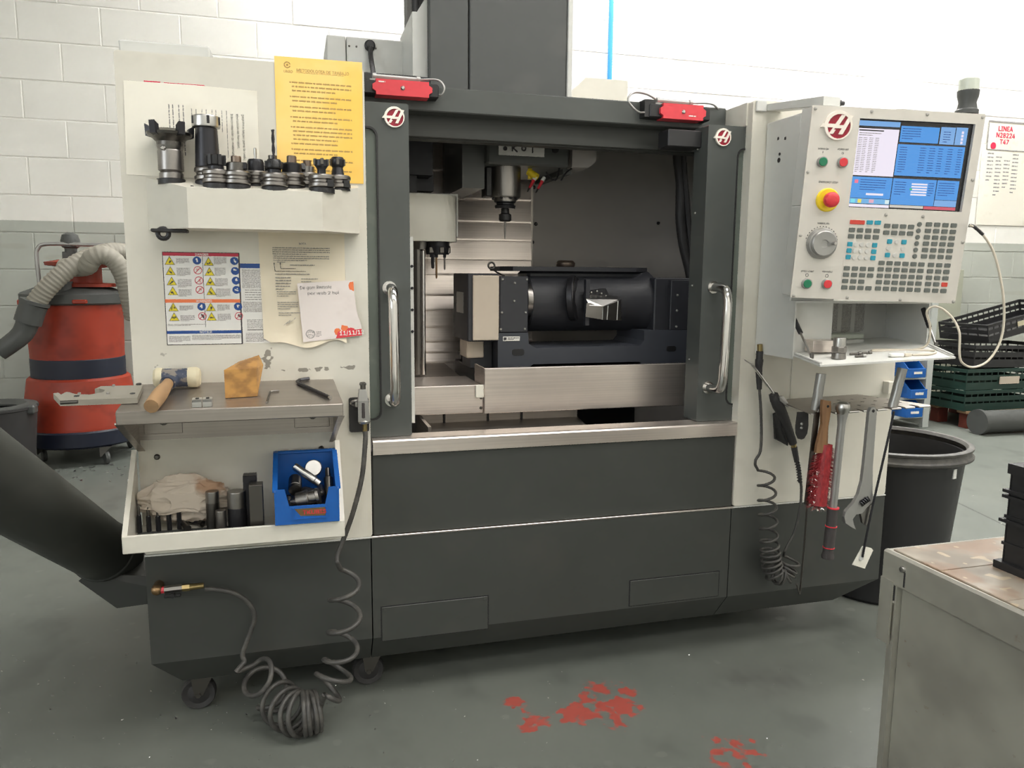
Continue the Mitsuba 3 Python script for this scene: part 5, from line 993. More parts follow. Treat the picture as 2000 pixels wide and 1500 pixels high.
for (a, b_) in (((1.817,-0.235,0.953), (1.806,-0.235,0.845)), ((2.076,-0.255,0.964), (2.051,-0.255,0.845))):
    part(HR, 'hanger_tube', join(cyl(b_, (a[0] * .5 + b_[0] * .5, a[1], (a[2] + b_[2]) / 2), .0135, n=20), cyl((a[0] * .5 + b_[0] * .5, a[1], (a[2] + b_[2]) / 2), (a[0], a[1], a[2] - .004), .0135, n=20)), 'tube_grey')
# chip hook
ty = -.268
CH = thing('chip_hook', 'long thin steel chip hook hanging leftmost on the hook rack', 'chip hook')
part(CH, 'flat_bar', hull([np.array((1.78,-0.268,0.846)) + [0, 0, 0], (1.796,-0.268,0.845), (1.766,-0.268,0.581), (1.779,-0.268,0.58)] + [np.array(q) + [0, .005, 0] for q in ((1.78,-0.268,0.846), (1.796,-0.268,0.845), (1.766,-0.268,0.581), (1.779,-0.268,0.58))]), 'steel_dark', smooth=False)
part(CH, 'rod', tube(spline([(1.775,-0.266,0.587), (1.774,-0.266,0.482), (1.77,-0.266,0.328), (1.764,-0.268,0.322), (1.752,-0.272,0.347)], 6), .0028, 8), 'steel_dark')
part(CH, 'hanger', tube(spline([(1.79,-0.266,0.844), (1.797,-0.262,0.856), (1.816,-0.245,0.862)], 5), .0035, 8), 'steel_dark')
# brush
BR = thing('chip_brush', 'brush with wooden handle and red plastic bristles full of chips, on the hook rack', 'brush')
by_ = -.285
part(BR, 'handle', hull([np.array(q) + [0, d_, 0] for q in ((1.789,-0.285,0.883), (1.816,-0.285,0.878), (1.819,-0.285,0.854), (1.789,-0.285,0.856), (1.793,-0.285,0.812), (1.813,-0.285,0.804)) for d_ in (0, .010)]), 'wood_brush', smooth=False)
part(BR, 'ferrule', hull([np.array(q) + [0, d_, 0] for q in ((1.794,-0.285,0.818), (1.813,-0.285,0.811), (1.78,-0.285,0.755), (1.814,-0.285,0.75), (1.779,-0.285,0.733), (1.816,-0.285,0.731)) for d_ in (0, .010)]), 'wood_brush', smooth=False)
part(BR, 'handle_hole', cyl(((1.807,-0.285,0.864)[0], -.286, (1.807,-0.285,0.864)[2]), ((1.807,-0.285,0.864)[0], -.284, (1.807,-0.285,0.864)[2]), .0035, n=10), 'black')
core_a, core_b = np.array((1.817,-0.275,0.754)), np.array((1.803,-0.275,0.58))
br_ = []; rb = np.random.default_rng(5); dax = (core_b - core_a) / np.linalg.norm(core_b - core_a); ux = np.cross(dax, [0, 1, 0]); ux /= np.linalg.norm(ux); uy = np.cross(dax, ux)
for i in range(1500):
    t = rb.uniform(0, 1); a = rb.uniform(0, 2 * PI); R_ = 1.55 * (.018 + .013 * math.sin(min(1, t * 1.3) * PI * .8)) * rb.uniform(.85, 1.12); s0 = core_a + (core_b - core_a) * t
    dr_ = math.cos(a) * ux + math.sin(a) * uy * .55; tip = s0 + dr_ * R_ + dax * rb.uniform(.006, .02); m0 = s0 + dr_ * .006; w = np.cross(tip - m0, rb.normal(size=3)); w = w / np.linalg.norm(w) * .0013; w2 = np.cross(w, tip - m0); w2 = w2 / np.linalg.norm(w2) * .0010
    br_.append(np.array([m0 + w, m0 - w * .5 + w2, m0 - w * .5 - w2, tip]))
Vv = np.vstack(br_); n4 = np.arange(len(br_))[:, None] * 4
part(BR, 'bristles', join(trimesh.Trimesh(Vv, np.vstack([n4 + f for f in ([0, 1, 3], [1, 2, 3], [2, 0, 3], [0, 2, 1])]), process=False), tube([core_a, core_b], [.018, .024], 12)), 'bristle_red', smooth=False, kind='stuff')
cm = []
for i in range(170):
    t = rb.uniform(.25, 1.05) ** .8; a = rb.uniform(-2.6, -.5); s0 = core_a + (core_b - core_a) * t + dax * .01; R_ = .036 * rb.uniform(.7, 1.1)
    c_ = s0 + (math.cos(a) * ux + math.sin(a) * uy * .6) * R_; c_[1] = min(c_[1], -.285); cm.append(c_ + rb.normal(size=(4, 3)) * .0022)
Vv = np.vstack(cm); n4 = np.arange(len(cm))[:, None] * 4
part(BR, 'caught_chips', trimesh.Trimesh(Vv, np.vstack([n4 + f for f in ([0, 1, 3], [1, 2, 3], [2, 0, 3], [0, 2, 1])]), process=False), 'chips', smooth=False, kind='stuff')
# torque wrench
TW = thing('torque_wrench', 'torque wrench with round chrome head and black grip hanging on the hook rack', 'torque wrench')
h_, n_, s_, g_ = [np.array(q) for q in ((1.845,-0.3,0.862), (1.843,-0.3,0.83), (1.839,-0.295,0.576), (1.834,-0.292,0.424))]
part(TW, 'head', lathe_ax([(0, 0), (.010, .001), (.017, .006), (.0195, .014), (.0195, .022), (.016, .030), (.0135, .036), (0, .038)], h_ + [0, 0, .017], n_ - h_, 28), 'steel')
part(TW, 'neck', lathe_ax([(0, 0), (.0150, 0), (.0165, .010), (.0125, .03), (.0105, .05), (.0105, np.linalg.norm(s_ - h_)), (0, np.linalg.norm(s_ - h_))], h_, s_ - h_, 22), 'tube_grey')
Lg = np.linalg.norm(g_ - s_)
part(TW, 'grip', lathe_ax([(0, 0), (.0145, 0), (.0150, .01), (.0140, .05), (.0155, .08), (.0145, Lg * .88), (.0175, Lg * .95), (.0165, Lg), (0, Lg)], s_, g_ - s_, 22), 'grip')
for t in (.0, .055, .118): part(TW, 'red_ring', lathe_ax([(0, 0), (.0165, 0), (.0165, .004), (0, .004)] if t == 0 else [(0, 0), (.0163, 0), (.0163, .0025), (0, .0025)], s_ + (g_ - s_) / Lg * t, g_ - s_, 22), 'red')
# adjustable wrench
AW = thing('adjustable_wrench', 'large adjustable wrench hanging jaw down on the hook rack', 'wrench')
def wp(L, y, th): 
    q = Polygon([(a[0], a[2]) for a in L]); return ext(q.buffer(.0015).buffer(-.0015), th, (0, y + th, 0))
part(AW, 'handle', wp([(1.929,-0.305,0.848), (1.935,-0.305,0.859), (1.947,-0.305,0.86), (1.954,-0.305,0.848), (1.955,-0.305,0.683), (1.96,-0.305,0.615), (1.967,-0.305,0.588), (1.956,-0.305,0.579), (1.93,-0.305,0.553), (1.91,-0.305,0.551), (1.9,-0.305,0.538), (1.905,-0.305,0.523), (1.913,-0.305,0.507), (1.899,-0.305,0.514), (1.877,-0.305,0.528), (1.871,-0.305,0.547), (1.874,-0.305,0.562), (1.9,-0.305,0.587), (1.913,-0.305,0.61), (1.922,-0.305,0.648), (1.925,-0.305,0.7)], -.305, .011), 'tube_grey', smooth=False)
part(AW, 'movable_jaw', wp([(1.927,-0.305,0.551), (1.96,-0.305,0.576), (1.969,-0.305,0.569), (1.961,-0.305,0.54), (1.949,-0.305,0.515), (1.936,-0.305,0.523)], -.304, .009), 'steel_grey', smooth=False)
part(AW, 'adjuster', join(*[cyl(np.array((1.922,-0.306,0.582)) + np.array([.0052 * i, -.002, .004 * i]), np.array((1.922,-0.306,0.582)) + np.array([.0052 * i + .0028, -.002, .004 * i + .002]), .0075, n=12) for i in range(4)]), 'black_oxide')
part(AW, 'adjuster_window', wp([(1.918,-0.305,0.591), (1.945,-0.305,0.603), (1.955,-0.305,0.589), (1.927,-0.305,0.573)], -.3058, .0005), 'black', smooth=False)
part(AW, 'hang_hole', cyl(((1.942,-0.305,0.849)[0], -.3056, (1.942,-0.305,0.849)[2]), ((1.942,-0.305,0.849)[0], -.304, (1.942,-0.305,0.849)[2]), .0045, n=14), 'black')
# scraper
SP = thing('magnet_scraper', 'thin dark rod with a small pale square plate at its lower end', 'scraper')
part(SP, 'rod', tube(spline([(2.005,-0.312,0.847), (1.997,-0.312,0.793), (1.959,-0.312,0.58), (1.942,-0.312,0.467), (1.936,-0.312,0.425)], 4), .0032, 8), 'black_oxide')
part(SP, 'plate', hull([np.array(q) + [0, d_, 0] for q in ((1.938,-0.312,0.456), (1.97,-0.312,0.447), (1.975,-0.312,0.44), (1.951,-0.312,0.387), (1.908,-0.312,0.403)) for d_ in (.004, .007)]), 'white_paint', smooth=False)
part(SP, 'magnet', cyl((1.938,-0.305,0.419), (1.932,-0.312,0.422), .006, n=14), 'steel')

# ================================================================ air gun at the right
SPR = thing('spray_gun', 'black blow gun with a long thin nozzle in a black holder under the storage box', 'blow gun')
part(SPR, 'holder', join(hull([np.array(q) + [0, d_, 0] for q in ((1.827,-0.004,0.793), (1.836,-0.004,0.797), (1.878,-0.004,0.779), (1.884,-0.004,0.688), (1.837,-0.004,0.713)) for d_ in (0, -.008)]), tube([(1.814,-0.055,0.791), (1.827,-0.055,0.75), (1.851,-0.055,0.704)], .003, 8), hull([(1.837,-0.004,0.713), (1.888,-0.004,0.687), (1.805,-0.05,0.723), (1.851,-0.055,0.701), np.array((1.851,-0.055,0.701)) + [0, 0, .004], np.array((1.805,-0.05,0.723)) + [0, 0, .004]])), 'black', smooth=False)
part(SPR, 'nozzle', join(tube(spline([(1.676,-0.07,0.973), (1.692,-0.07,0.964), (1.705,-0.07,0.956)], 6), .002, 8), tube([(1.701,-0.07,0.959), (1.784,-0.065,0.867)], .0036, 10)), 'chrome')
part(SPR, 'body', tube(spline([(1.784,-0.062,0.868), (1.797,-0.062,0.841), (1.82,-0.06,0.806), (1.843,-0.058,0.763), (1.87,-0.056,0.706)], 6), np.interp(np.arange(25), [0, 3, 8, 14, 24], [.007, .014, .018, .0155, .0125]), 14), 'rubber')
part(SPR, 'head', hull([np.array(q) + [0, d_, 0] for q in ((1.777,-0.06,0.862), (1.793,-0.06,0.871), (1.804,-0.06,0.854), (1.784,-0.06,0.839)) for d_ in (-.012, .010)]), 'rubber', smooth=False)
part(SPR, 'lever', hull([np.array(q) + [0, d_, 0] for q in ((1.794,-0.075,0.86), (1.808,-0.075,0.861), (1.826,-0.08,0.836), (1.825,-0.08,0.827), (1.798,-0.075,0.846)) for d_ in (-.006, .006)]), 'tube_grey', smooth=False)
part(SPR, 'brass_fitting', tube([(1.87,-0.056,0.706), (1.875,-0.056,0.691)], .0085, 12), 'brass')
CA = thing('spiral_air_hose', 'black spiral air hose hanging from the right panel to the blow gun', 'air hose')
part(CA, 'connector', join(tube([(1.741,-0.045,0.996), (1.741,-0.045,0.966)], .010, 14), tube([(1.741,-0.045,0.971), (1.741,-0.045,0.943), (1.747,-0.045,0.879)], [.0125, .0105, .0075], 14)), 'rubber')
part(CA, 'connector_brass', cyl((1.74,-0.045,1.017), (1.742,-0.045,0.992), .008), 'brass')
part(CA, 'hose', tube(np.vstack([
    spline([(1.746,-0.045,0.887), (1.756,-0.045,0.816), (1.763,-0.045,0.735), (1.762,-0.045,0.684), (1.75,-0.042,0.658), (1.75,-0.04,0.641)], 8),
    helix([(1.783,-0.05,0.622), (1.792,-0.05,0.539), (1.807,-0.05,0.405), (1.814,-0.05,0.362), (1.819,-0.052,0.32), (1.833,-0.054,0.286), (1.862,-0.056,0.278), (1.881,-0.058,0.306), (1.887,-0.058,0.329)], [.024, .027, .027, .0285, .030, .031, .031, .029, .027], [0, 1.7, 4.6, 6.0, 8.6, 11.0, 13.6, 16.2, 17.2], 22, 2.4),
    spline([(1.863,-0.055,0.354), (1.876,-0.055,0.38), (1.898,-0.055,0.424), (1.911,-0.055,0.499), (1.911,-0.055,0.557), (1.905,-0.055,0.586)], 8)]), .0043, 9), 'hose_grey', smooth=60)
rel = [np.array((1.874,-0.056,0.695)), np.array((1.887,-0.056,0.65)), np.array((1.897,-0.056,0.616)), np.array((1.904,-0.055,0.579))]
part(CA, 'strain_relief', join(tube(rel[:2], [.0095, .008], 12), tube(helix([rel[1], rel[2], rel[3]], .0062, [0, 4, 8], 12), .0022, 6), tube(rel[1:], .0048, 10)), 'rubber')

# ================================================================ rotary table on the machine table, and the part clamped in it
RT = thing('rotary_table', 'dark two-axis rotary table with a beige end cover inside the machine', 'rotary table')
part(RT, 'motor_housing', join(bx(.932, 1.036, .386, .62, 1.000, 1.222, .003), bx(1.0375, 1.136, .378, .62, 1.029, 1.214, .003), bx(.955, 1.03, .45, .58, .906, 1.0)), 'interior_dark', smooth=False)
part(RT, 'end_cover', bx(.948, 1.036, .379, .386, 1.004, 1.216, .002), 'beige_plate', smooth=False)
part(RT, 'lower_block', bx(.940, 1.000, .44, .55, .940, 1.000, .003), 'beige_plate', smooth=False)
part(RT, 'side_plate', bx(.9305, .932, .45, .56, 1.09, 1.16), 'tube_grey', smooth=False)
for q in ((981, 546), (1029, 546), (1005, 553), (1004, 587), (980, 609), (1027, 609), (978, 641), (1026, 641)):
    x = 1.036 + (q[0] - 975) * .00172; z = 1.214 - (q[1] - 540) * .00172
    part(RT, 'cover_screw', screw(x + .001, .378, z, .0042), 'tube_grey')
bs = Polygon([(1.033, .9065), (1.137, .9065), (1.155, .921), (1.545, .921), (1.565, .9065), (1.735, .9065), (1.735, 1.03), (1.56, 1.03), (1.56, .995), (1.545, .978), (1.165, .976), (1.140, .99), (1.137, 1.028), (1.033, 1.028)])
part(RT, 'base_casting', ext(bs, .24, (0, .62, 0)), 'slate_casting', smooth=False)
part(RT, 'label', join(bx(1.050, 1.108, .3785, .38, 1.001, 1.016)), 'sticker_white', smooth=False)
part(RT, 'label_print', join(bx(1.052, 1.062, .378, .3785, 1.004, 1.013), dashes(1.066, 1.104, 1.012, .005, 2, .0022, .3785, 140)), 'ink', smooth=False)
part(RT, 'clamp_slot', join(ext(rrect(1.082, .952, 1.124, .974, .009), .002, (0, .38, 0)), ext(rrect(1.648, .955, 1.684, .974, .008), .002, (0, .38, 0))), 'black', smooth=False)
part(RT, 'cradle', join(lathe_ax([(0, 0), (.098, 0), (.103, .006), (.103, .40), (.112, .43), (.112, .46), (.095, .48), (0, .48)], (1.160, .52, 1.125), (1, 0, 0), 40), bx(1.16, 1.60, .47, .60, 1.195, 1.234, .01)), 'interior_dark', smooth=35)
part(RT, 'cradle_ring', lathe_ax([(0, 0), (.052, 0), (.054, .003), (.054, .020), (.050, .023), (0, .023)], (1.137, .44, 1.135), (1, 0, 0), 36), 'steel_grey')
part(RT, 'cap_plate', ext_z(Polygon([(1.07, .50), (1.10, .44), (1.55, .44), (1.62, .50), (1.62, .64), (1.07, .64)]), 1.232, 1.247), 'interior_dark', smooth=False)
part(RT, 'cap_inlay', bx(1.44, 1.53, .438, .50, 1.2472, 1.2485), 'copper_worn' if False else 'stainless_dull', smooth=False)
part(RT, 'cap_knob', lathe([(0, 1.247), (.030, 1.247), (.034, 1.252), (.034, 1.262), (.026, 1.270), (0, 1.271)], 1.322, .54, 0, 28), 'stub_brown', smooth=40)
fd = np.array([.86, -.50, .05]); fd /= np.linalg.norm(fd)
part(RT, 'faceplate', lathe_ax([(0, 0), (.075, 0), (.077, .003), (.077, .020), (.074, .023), (.026, .023), (.026, .018), (0, .018)], (1.300, .43, 1.140), fd, 40), 'black_oxide')
part(RT, 'faceplate_rim', tube([np.array([1.300, .43, 1.140]) + fd * .0225 + .073 * (math.cos(t) * np.cross(fd, [0, 0, 1]) / np.linalg.norm(np.cross(fd, [0, 0, 1])) + math.sin(t) * np.array([0, 0, 1.0])) for t in np.arange(40) * PI / 20], .0016, 6, True), 'steel_dark')
part(RT, 'clamp_bar', hull([(1.338 + dx, .375 + dy, z) for dx in (0, .014) for dy in (0, .02) for z in (1.05, 1.205)]), 'interior_dark', smooth=False)
part(RT, 'angle_bracket', hull([(1.350, .40, 1.165), (1.42, .40, 1.175), (1.44, .40, 1.14), (1.36, .40, 1.13), (1.35, .44, 1.165), (1.42, .44, 1.175), (1.44, .44, 1.14), (1.36, .44, 1.13)]), 'black_oxide', smooth=False)
for x, z in ((1.365, 1.162), (1.385, 1.166), (1.402, 1.158), (1.418, 1.150)): part(RT, 'clamp_screw', screw(x, .40, z, .005, h=.008), 'steel')
part(RT, 'tailstock', join(bx(1.605, 1.76, .40, .62, 1.020, 1.212, .004), bx(1.66, 1.76, .385, .40, 1.03, 1.205, .002)), 'interior_dark', smooth=False)
for z in (1.152, 1.098, 1.042): part(RT, 'tail_screw', screw(1.685, .385, z, .0045), 'tube_grey')
part(RT, 'lifting_eye', join(tube([(1.040 + .011 * math.cos(a), .50, 1.249 + .011 * math.sin(a)) for a in np.arange(18) * PI / 9], .0032, 8, True), tube([(1.042, .50, 1.238), (1.055, .48, 1.226), (1.075, .46, 1.214)], .003, 8)), 'steel_dark')
WPc = thing('workpiece', 'small machined aluminium part clamped in the rotary table', 'workpiece')
wq = [(1.336, .365, 1.150), (1.368, .40, 1.162), (1.398, .352, 1.112), (1.470, .375, 1.150), (1.486, .40, 1.132)]
part(WPc, 'top', hull([(1.337, .37, 1.140), (1.345, .41, 1.160), (1.410, .41, 1.152), (1.468, .40, 1.148), (1.452, .365, 1.138), (1.392, .350, 1.116), (1.345, .36, 1.118), (1.36, .40, 1.12), (1.45, .40, 1.12)]), 'steel', smooth=False)
part(WPc, 'body', hull([(1.336, .362, 1.126), (1.392, .352, 1.114), (1.455, .366, 1.134), (1.478, .40, 1.138), (1.478, .40, 1.070), (1.468, .37, 1.066), (1.395, .355, 1.070), (1.334, .365, 1.080), (1.36, .41, 1.075), (1.36, .41, 1.12)]), 'steel_grey', smooth=False)
part(WPc, 'edge_line', join(*[tube([a, b_], .0022, 6) for a, b_ in (((1.391, .3505, 1.114), (1.391, .3535, 1.071)), ((1.412, .3555, 1.117), (1.410, .3575, 1.070)), ((1.452, .3655, 1.132), (1.450, .3655, 1.068)))]), 'steel')

# ================================================================ chip auger at the left of the machine
ax0, ax1 = np.array([-.189, .52, .317]), np.array([-.30, -.57, 1.01])
AU = part(MM, 'chip_auger', tube(np.array([ax0 + (ax1 - ax0) * t for t in np.linspace(0, 1, 6)]), np.linspace(.090, .092, 6), 32), 'charcoal', smooth=50, label='thick dark chip auger tube slanting down to the left side of the machine')
ad = (ax1 - ax0) / np.linalg.norm(ax1 - ax0)
part(AU, 'collar', lathe_ax([(0, 0), (.091, 0), (.094, .004), (.094, .012), (.091, .016), (0, .016)], ax0 + ad * .10, ad, 32), 'charcoal')
part(AU, 'trough', join(hull([(-0.262,0.4,0.296), (-0.237,0.4,0.317), (-0.16,0.4,0.257), (-0.163,0.4,0.198), (-0.078,0.4,0.26), (-0.081,0.4,0.202)] + [np.array(q) + [.03, .25, 0] for q in ((-0.262,0.4,0.296), (-0.237,0.4,0.317), (-0.16,0.4,0.257), (-0.163,0.4,0.198))] + [(.02, .62, .30), (.02, .62, .20), (.02, .42, .20), (.02, .42, .27)])), 'charcoal', smooth=False)

# ================================================================ industrial vacuum cleaner by the back wall
vx, vy = -.985, 3.50
VC = thing('vacuum_cleaner', 'tall orange industrial vacuum cleaner with grey hose, against the block wall', 'vacuum cleaner')
part(VC, 'base_ring', lathe([(0, .115), (.330, .115), (.352, .13), (.356, .215), (.345, .225), (0, .225)], vx, vy, 0, 48), 'vacuum_navy')
part(VC, 'lower_drum', lathe([(0, .225), (.345, .225), (.345, .25), (.300, .535), (.285, .548), (0, .548)], vx, vy, 0, 48), 'vacuum_orange')
part(VC, 'seal_band', lathe([(0, .545), (.272, .545), (.275, .55), (.275, .665), (.27, .67), (0, .67)], vx, vy, 0, 48), 'vacuum_navy')
part(VC, 'drum', lathe([(0, .668), (.272, .668), (.283, 1.015), (0, 1.015)], vx, vy, 0, 48), 'vacuum_orange')
part(VC, 'lid', lathe([(0, 1.01), (.292, 1.01), (.305, 1.02), (.305, 1.075), (.295, 1.085), (.22, 1.115), (.15, 1.125), (0, 1.125)], vx, vy, 0, 48), 'vacuum_grey')
part(VC, 'motor_cap', join(lathe([(0, 1.12), (.215, 1.12), (.215, 1.14), (.11, 1.145), (.11, 1.24), (.21, 1.255), (.215, 1.275), (.14, 1.29), (0, 1.30)], vx + .06, vy, 0, 40)), 'vacuum_orange')
part(VC, 'inlet', join(cyl((vx - .03, vy - .20, 1.07), (vx - .03, vy - .20, 1.155), .075, n=28)), 'vacuum_grey')
part(VC, 'lid_latch', join(bx(vx - .300, vx - .262, vy - .10, vy - .04, 1.005, 1.04, .006)), 'vacuum_orange', smooth=False)
part(VC, 'lid_latch', join(bx(vx + .06, vx + .14, vy - .31, vy - .27, 1.02, 1.045, .006)), 'vacuum_orange', smooth=False)
part(VC, 'handle', tube(spline([(vx - .165, vy - .10, 1.12), (vx - .17, vy - .10, 1.30), (vx - .16, vy - .10, 1.355), (vx - .11, vy - .10, 1.385), (vx + .1, vy - .10, 1.385), (vx + .24, vy - .10, 1.38), (vx + .28, vy - .10, 1.34), (vx + .28, vy - .10, 1.12)], 6), .0125, 12), 'tube_grey', smooth=60)
part(VC, 'top_knob', join(lathe([(0, 1.33), (.035, 1.33), (.035, 1.36), (.05, 1.37), (.055, 1.41), (.045, 1.445), (.02, 1.46), (0, 1.462)], vx + .015, vy - .06, 0, 24), bx(vx - .03, vx + .06, vy - .09, vy - .04, 1.29, 1.34, .004)), 'vacuum_grey')
hz = np.array([(-0.967,3.18,1.186), (-0.884,3.2,1.264), (-0.749,3.25,1.344), (-0.629,3.3,1.331), (-0.578,3.4,1.253)])
def corr(P, r, pit, d): # corrugated hose
    P = np.asarray(P, float); s = np.concatenate([[0], np.cumsum(np.linalg.norm(np.diff(P, axis=0), axis=1))]); n = int(s[-1] / (pit / 4)); t = np.linspace(0, s[-1], n)
    return tube(np.stack([np.interp(t, s, P[:, i]) for i in range(3)], 1), r + d * np.sin(t / pit * 2 * PI), 20)
part(VC, 'hose', corr(spline([(-1.111,3.08,0.991), (-1.072,3.08,1.051), (-1.013,3.08,1.126), (-0.931,3.1,1.211), (-0.855,3.14,1.272), (-0.764,3.25,1.325), (-0.668,3.35,1.342), (-0.569,3.45,1.287), (-0.479,3.5,1.121)], 10), .055, .024, .0022), 'hose_beige', smooth=True)
part(VC, 'hose', corr(spline([(vx + .01, vy - .20, 1.24), (-0.816,3.12,1.248), (-0.77,3.08,1.294), (-0.714,3.08,1.316), (-0.658,3.1,1.287), (-0.616,3.12,1.204), (-0.595,3.15,1.079), (-0.583,3.2,0.935)], 10), .055, .024, .0022), 'hose_beige', smooth=True)
part(VC, 'hose_cuff', join(tube(spline([(-1.095,3.08,1.024), (-1.111,3.08,0.988), (-1.138,3.08,0.915)], 5), .074, 24), tube([(-1.089,3.08,1.042), (-1.095,3.08,1.024)], .080, 24)), 'vacuum_grey')
part(VC, 'suction_pipe', tube(spline([(-1.128,3.08,0.939), (-1.157,3.08,0.87), (-1.184,3.07,0.832), (-1.231,3.06,0.791), (-1.29,3.05,0.745)], 6), np.linspace(.062, .052, 25), 22), 'vacuum_grey')
for (cx, cy) in ((-.800, 3.24), (-1.20, 3.40), (-.75, 3.7), (-1.15, 3.75)):
    ck = part(VC, 'caster', lathe_ax([(0, -.012), (.038, -.012), (.042, 0), (.038, .012), (0, .012)], (cx, cy, .042), (.9, .45, 0), 24), 'vacuum_grey')
    part(ck, 'fork', join(hull([(cx - .035, cy - .02, .116), (cx + .035, cy - .02, .116), (cx - .035, cy + .02, .116), (cx + .035, cy + .02, .116), (cx - .034, cy - .02, .05), (cx - .028, cy - .02, .05), (cx - .034, cy + .02, .05)])), 'steel_dark', smooth=False)
PB = thing('plastic_bucket', 'dark bucket with dirty rim beside the orange vacuum cleaner', 'bucket')
qx, qy = -1.335, 2.95
part(PB, 'shell', lathe([(0, 0), (.20, 0), (.205, .01), (.243, .425), (.250, .43), (.250, .442), (.238, .442), (.20, .02), (0, .02)], qx, qy, 0, 40), 'rubber')
part(PB, 'ring_mouth', join(lathe([(.19, .435), (.245, .440), (.245, .448), (.19, .455), (.15, .43), (.15, .42)], qx, qy, 0, 40)), 'vacuum_grey')
part(PB, 'contents', lathe([(0, .40), (.10, .405), (.14, .37), (.233, .36), (0, .35)], qx, qy, 0, 30), 'black')
part(PB, 'ear', join(bx(qx + .19, qx + .262, qy - .09, qy - .02, .40, .452, .01)), 'vacuum_grey', smooth=False)

# ================================================================ right side: bin, cabinet, crate, shelving, pallets
TB = thing('waste_bin', 'large black plastic bin with a double rim beside the machine', 'bin')
wx, wy, wr, wz = 2.600, .36, .298, .60
part(TB, 'shell', lathe([(0, 0), (.215, 0), (.225, .012), (wr - .028, wz - .06), (wr - .026, wz - .03), (wr - .036, wz - .03), (.215, .02), (0, .02)], wx, wy, 0, 56), 'black')
part(TB, 'rim', lathe([(wr - .034, wz - .05), (wr - .012, wz - .052), (wr - .002, wz - .046), (wr, wz - .038), (wr - .008, wz - .032), (wr - .012, wz - .016), (wr - .004, wz - .012), (wr - .002, wz - .004), (wr - .010, wz), (wr - .022, wz - .001), (wr - .03, wz - .012)], wx, wy, 0, 56), 'hose_grey')
lx_, a_ = .0, math.atan2(-.80, .22)
sb = hull([(wx + (wr - .0335) * math.cos(a_ + t), wy + (wr - .0335) * math.sin(a_ + t), z) for t in (-.035, .035) for z in (.500, .535)] + [(wx + (wr - .0265) * math.cos(a_ + t), wy + (wr - .0265) * math.sin(a_ + t), z) for t in (-.035, .035) for z in (.500, .535)])
part(TB, 'sticker', sb, 'sticker_white', smooth=False)
CN = thing('steel_cabinet', 'worn bare steel cabinet with a rusty top in the right foreground', 'cabinet')
cx0, cy1 = 1.372, -1.003; cx1, cy0 = 2.05, -1.95; ct = .75
part(CN, 'body', bx(cx0 + .026, cx1, cy0, cy1 - .02, .02, ct - .055), 'cabinet_steel', smooth=False)
part(CN, 'side_panel', bx(cx0 + .014, cx0 + .026, cy0, cy1 - .035, .03, ct - .062, .002), 'cabinet_steel', smooth=False)
part(CN, 'corner_post', join(bx(cx0 + .004, cx0 + .022, cy1 - .035, cy1 - .031, .0, ct - .055), bx(cx0 + .022, cx0 + .06, cy1 - .035, cy1 - .002, .0, ct - .10), bx(cx0 + .002, cx0 + .022, cy1 - .032, cy1 - .002, .585, .592), bx(cx0 - .002, cx0 + .001, cy1 - .03, cy1 - .002, .585, ct - .05)), 'cabinet_steel', smooth=False)
part(CN, 'top_frame', join(bx(cx0, cx0 + .012, cy0, cy1, ct - .058, ct, .004), bx(cx0, cx1, cy1 - .010, cy1, ct - .058, ct - .001, .003)), 'cabinet_steel', smooth=False)
def plank(y0, y1): part(CN, 'top_plank', bx(cx0 + .0135, cx1, y0, y1 - .0012, ct - .02, ct + .0005, .0012), 'cabinet_top', smooth=False)
for a, b_ in ((-1.95, -1.66), (-1.66, -1.38), (-1.38, -1.235), (-1.235, -1.115), (-1.115, -1.011)): plank(a, b_)
part(CN, 'rivet', lathe_ax([(0, 0), (.006, 0), (.005, .004), (0, .005)], (1.372,-1.052,0.729), (-1, 0, 0), 14), 'steel')
q = (1.372,-1.052,0.729)
part(CN, 'rivet_stain', bx(1.3712, 1.3724, q[1] - .006, q[1] - .003, q[2] - .03, q[2] - .004), 'rubber', smooth=False)
CR = thing('plastic_crate', 'black ribbed plastic crate standing on the steel cabinet', 'crate')
kx0, kx1, ky0, ky1, kz0, kz1 = 1.492, 1.82, -1.56, -1.130, ct + .001, .925
def crate_wall_x(x, s):
    out = [bx(x, x + .004 * s if s > 0 else x, ky0, ky1, kz0, kz1)] if False else []
    return out
for a in (kx0, kx1 - .045):
    for b_ in (ky0, ky1 - .045): part(CR, 'corner', bx(a, a + .045, b_, b_ + .045, kz0, kz1, .004), 'black', smooth=False)
part(CR, 'floor', bx(kx0, kx1, ky0, ky1, kz0, kz0 + .006), 'black', smooth=False)
for z0, z1, e in ((kz0, kz0 + .012, .008), (kz0 + .040, kz0 + .045, .002), (kz0 + .078, kz0 + .083, .007), (kz0 + .085, kz0 + .090, .002), (kz0 + .118, kz0 + .123, .006), (kz0 + .127, kz0 + .132, .006), (kz0 + .158, kz1, .003)):
    part(CR, 'rib', join(bx(kx0 - e, kx0 + .004, ky0 - e, ky1 + e, z0, z1), bx(kx1 - .004, kx1 + e, ky0 - e, ky1 + e, z0, z1), bx(kx0, kx1, ky0 - e, ky0 + .004, z0, z1), bx(kx0, kx1, ky1 - .004, ky1 + e, z0, z1)), 'black', smooth=False)
for i in range(9):
    y_ = ky0 + .05 + .045 * i
    if y_ < ky1 - .045: part(CR, 'upright', join(bx(kx0, kx0 + .004, y_, y_ + .005, kz0, kz1), bx(kx1 - .004, kx1, y_, y_ + .005, kz0, kz1)), 'black', smooth=False)
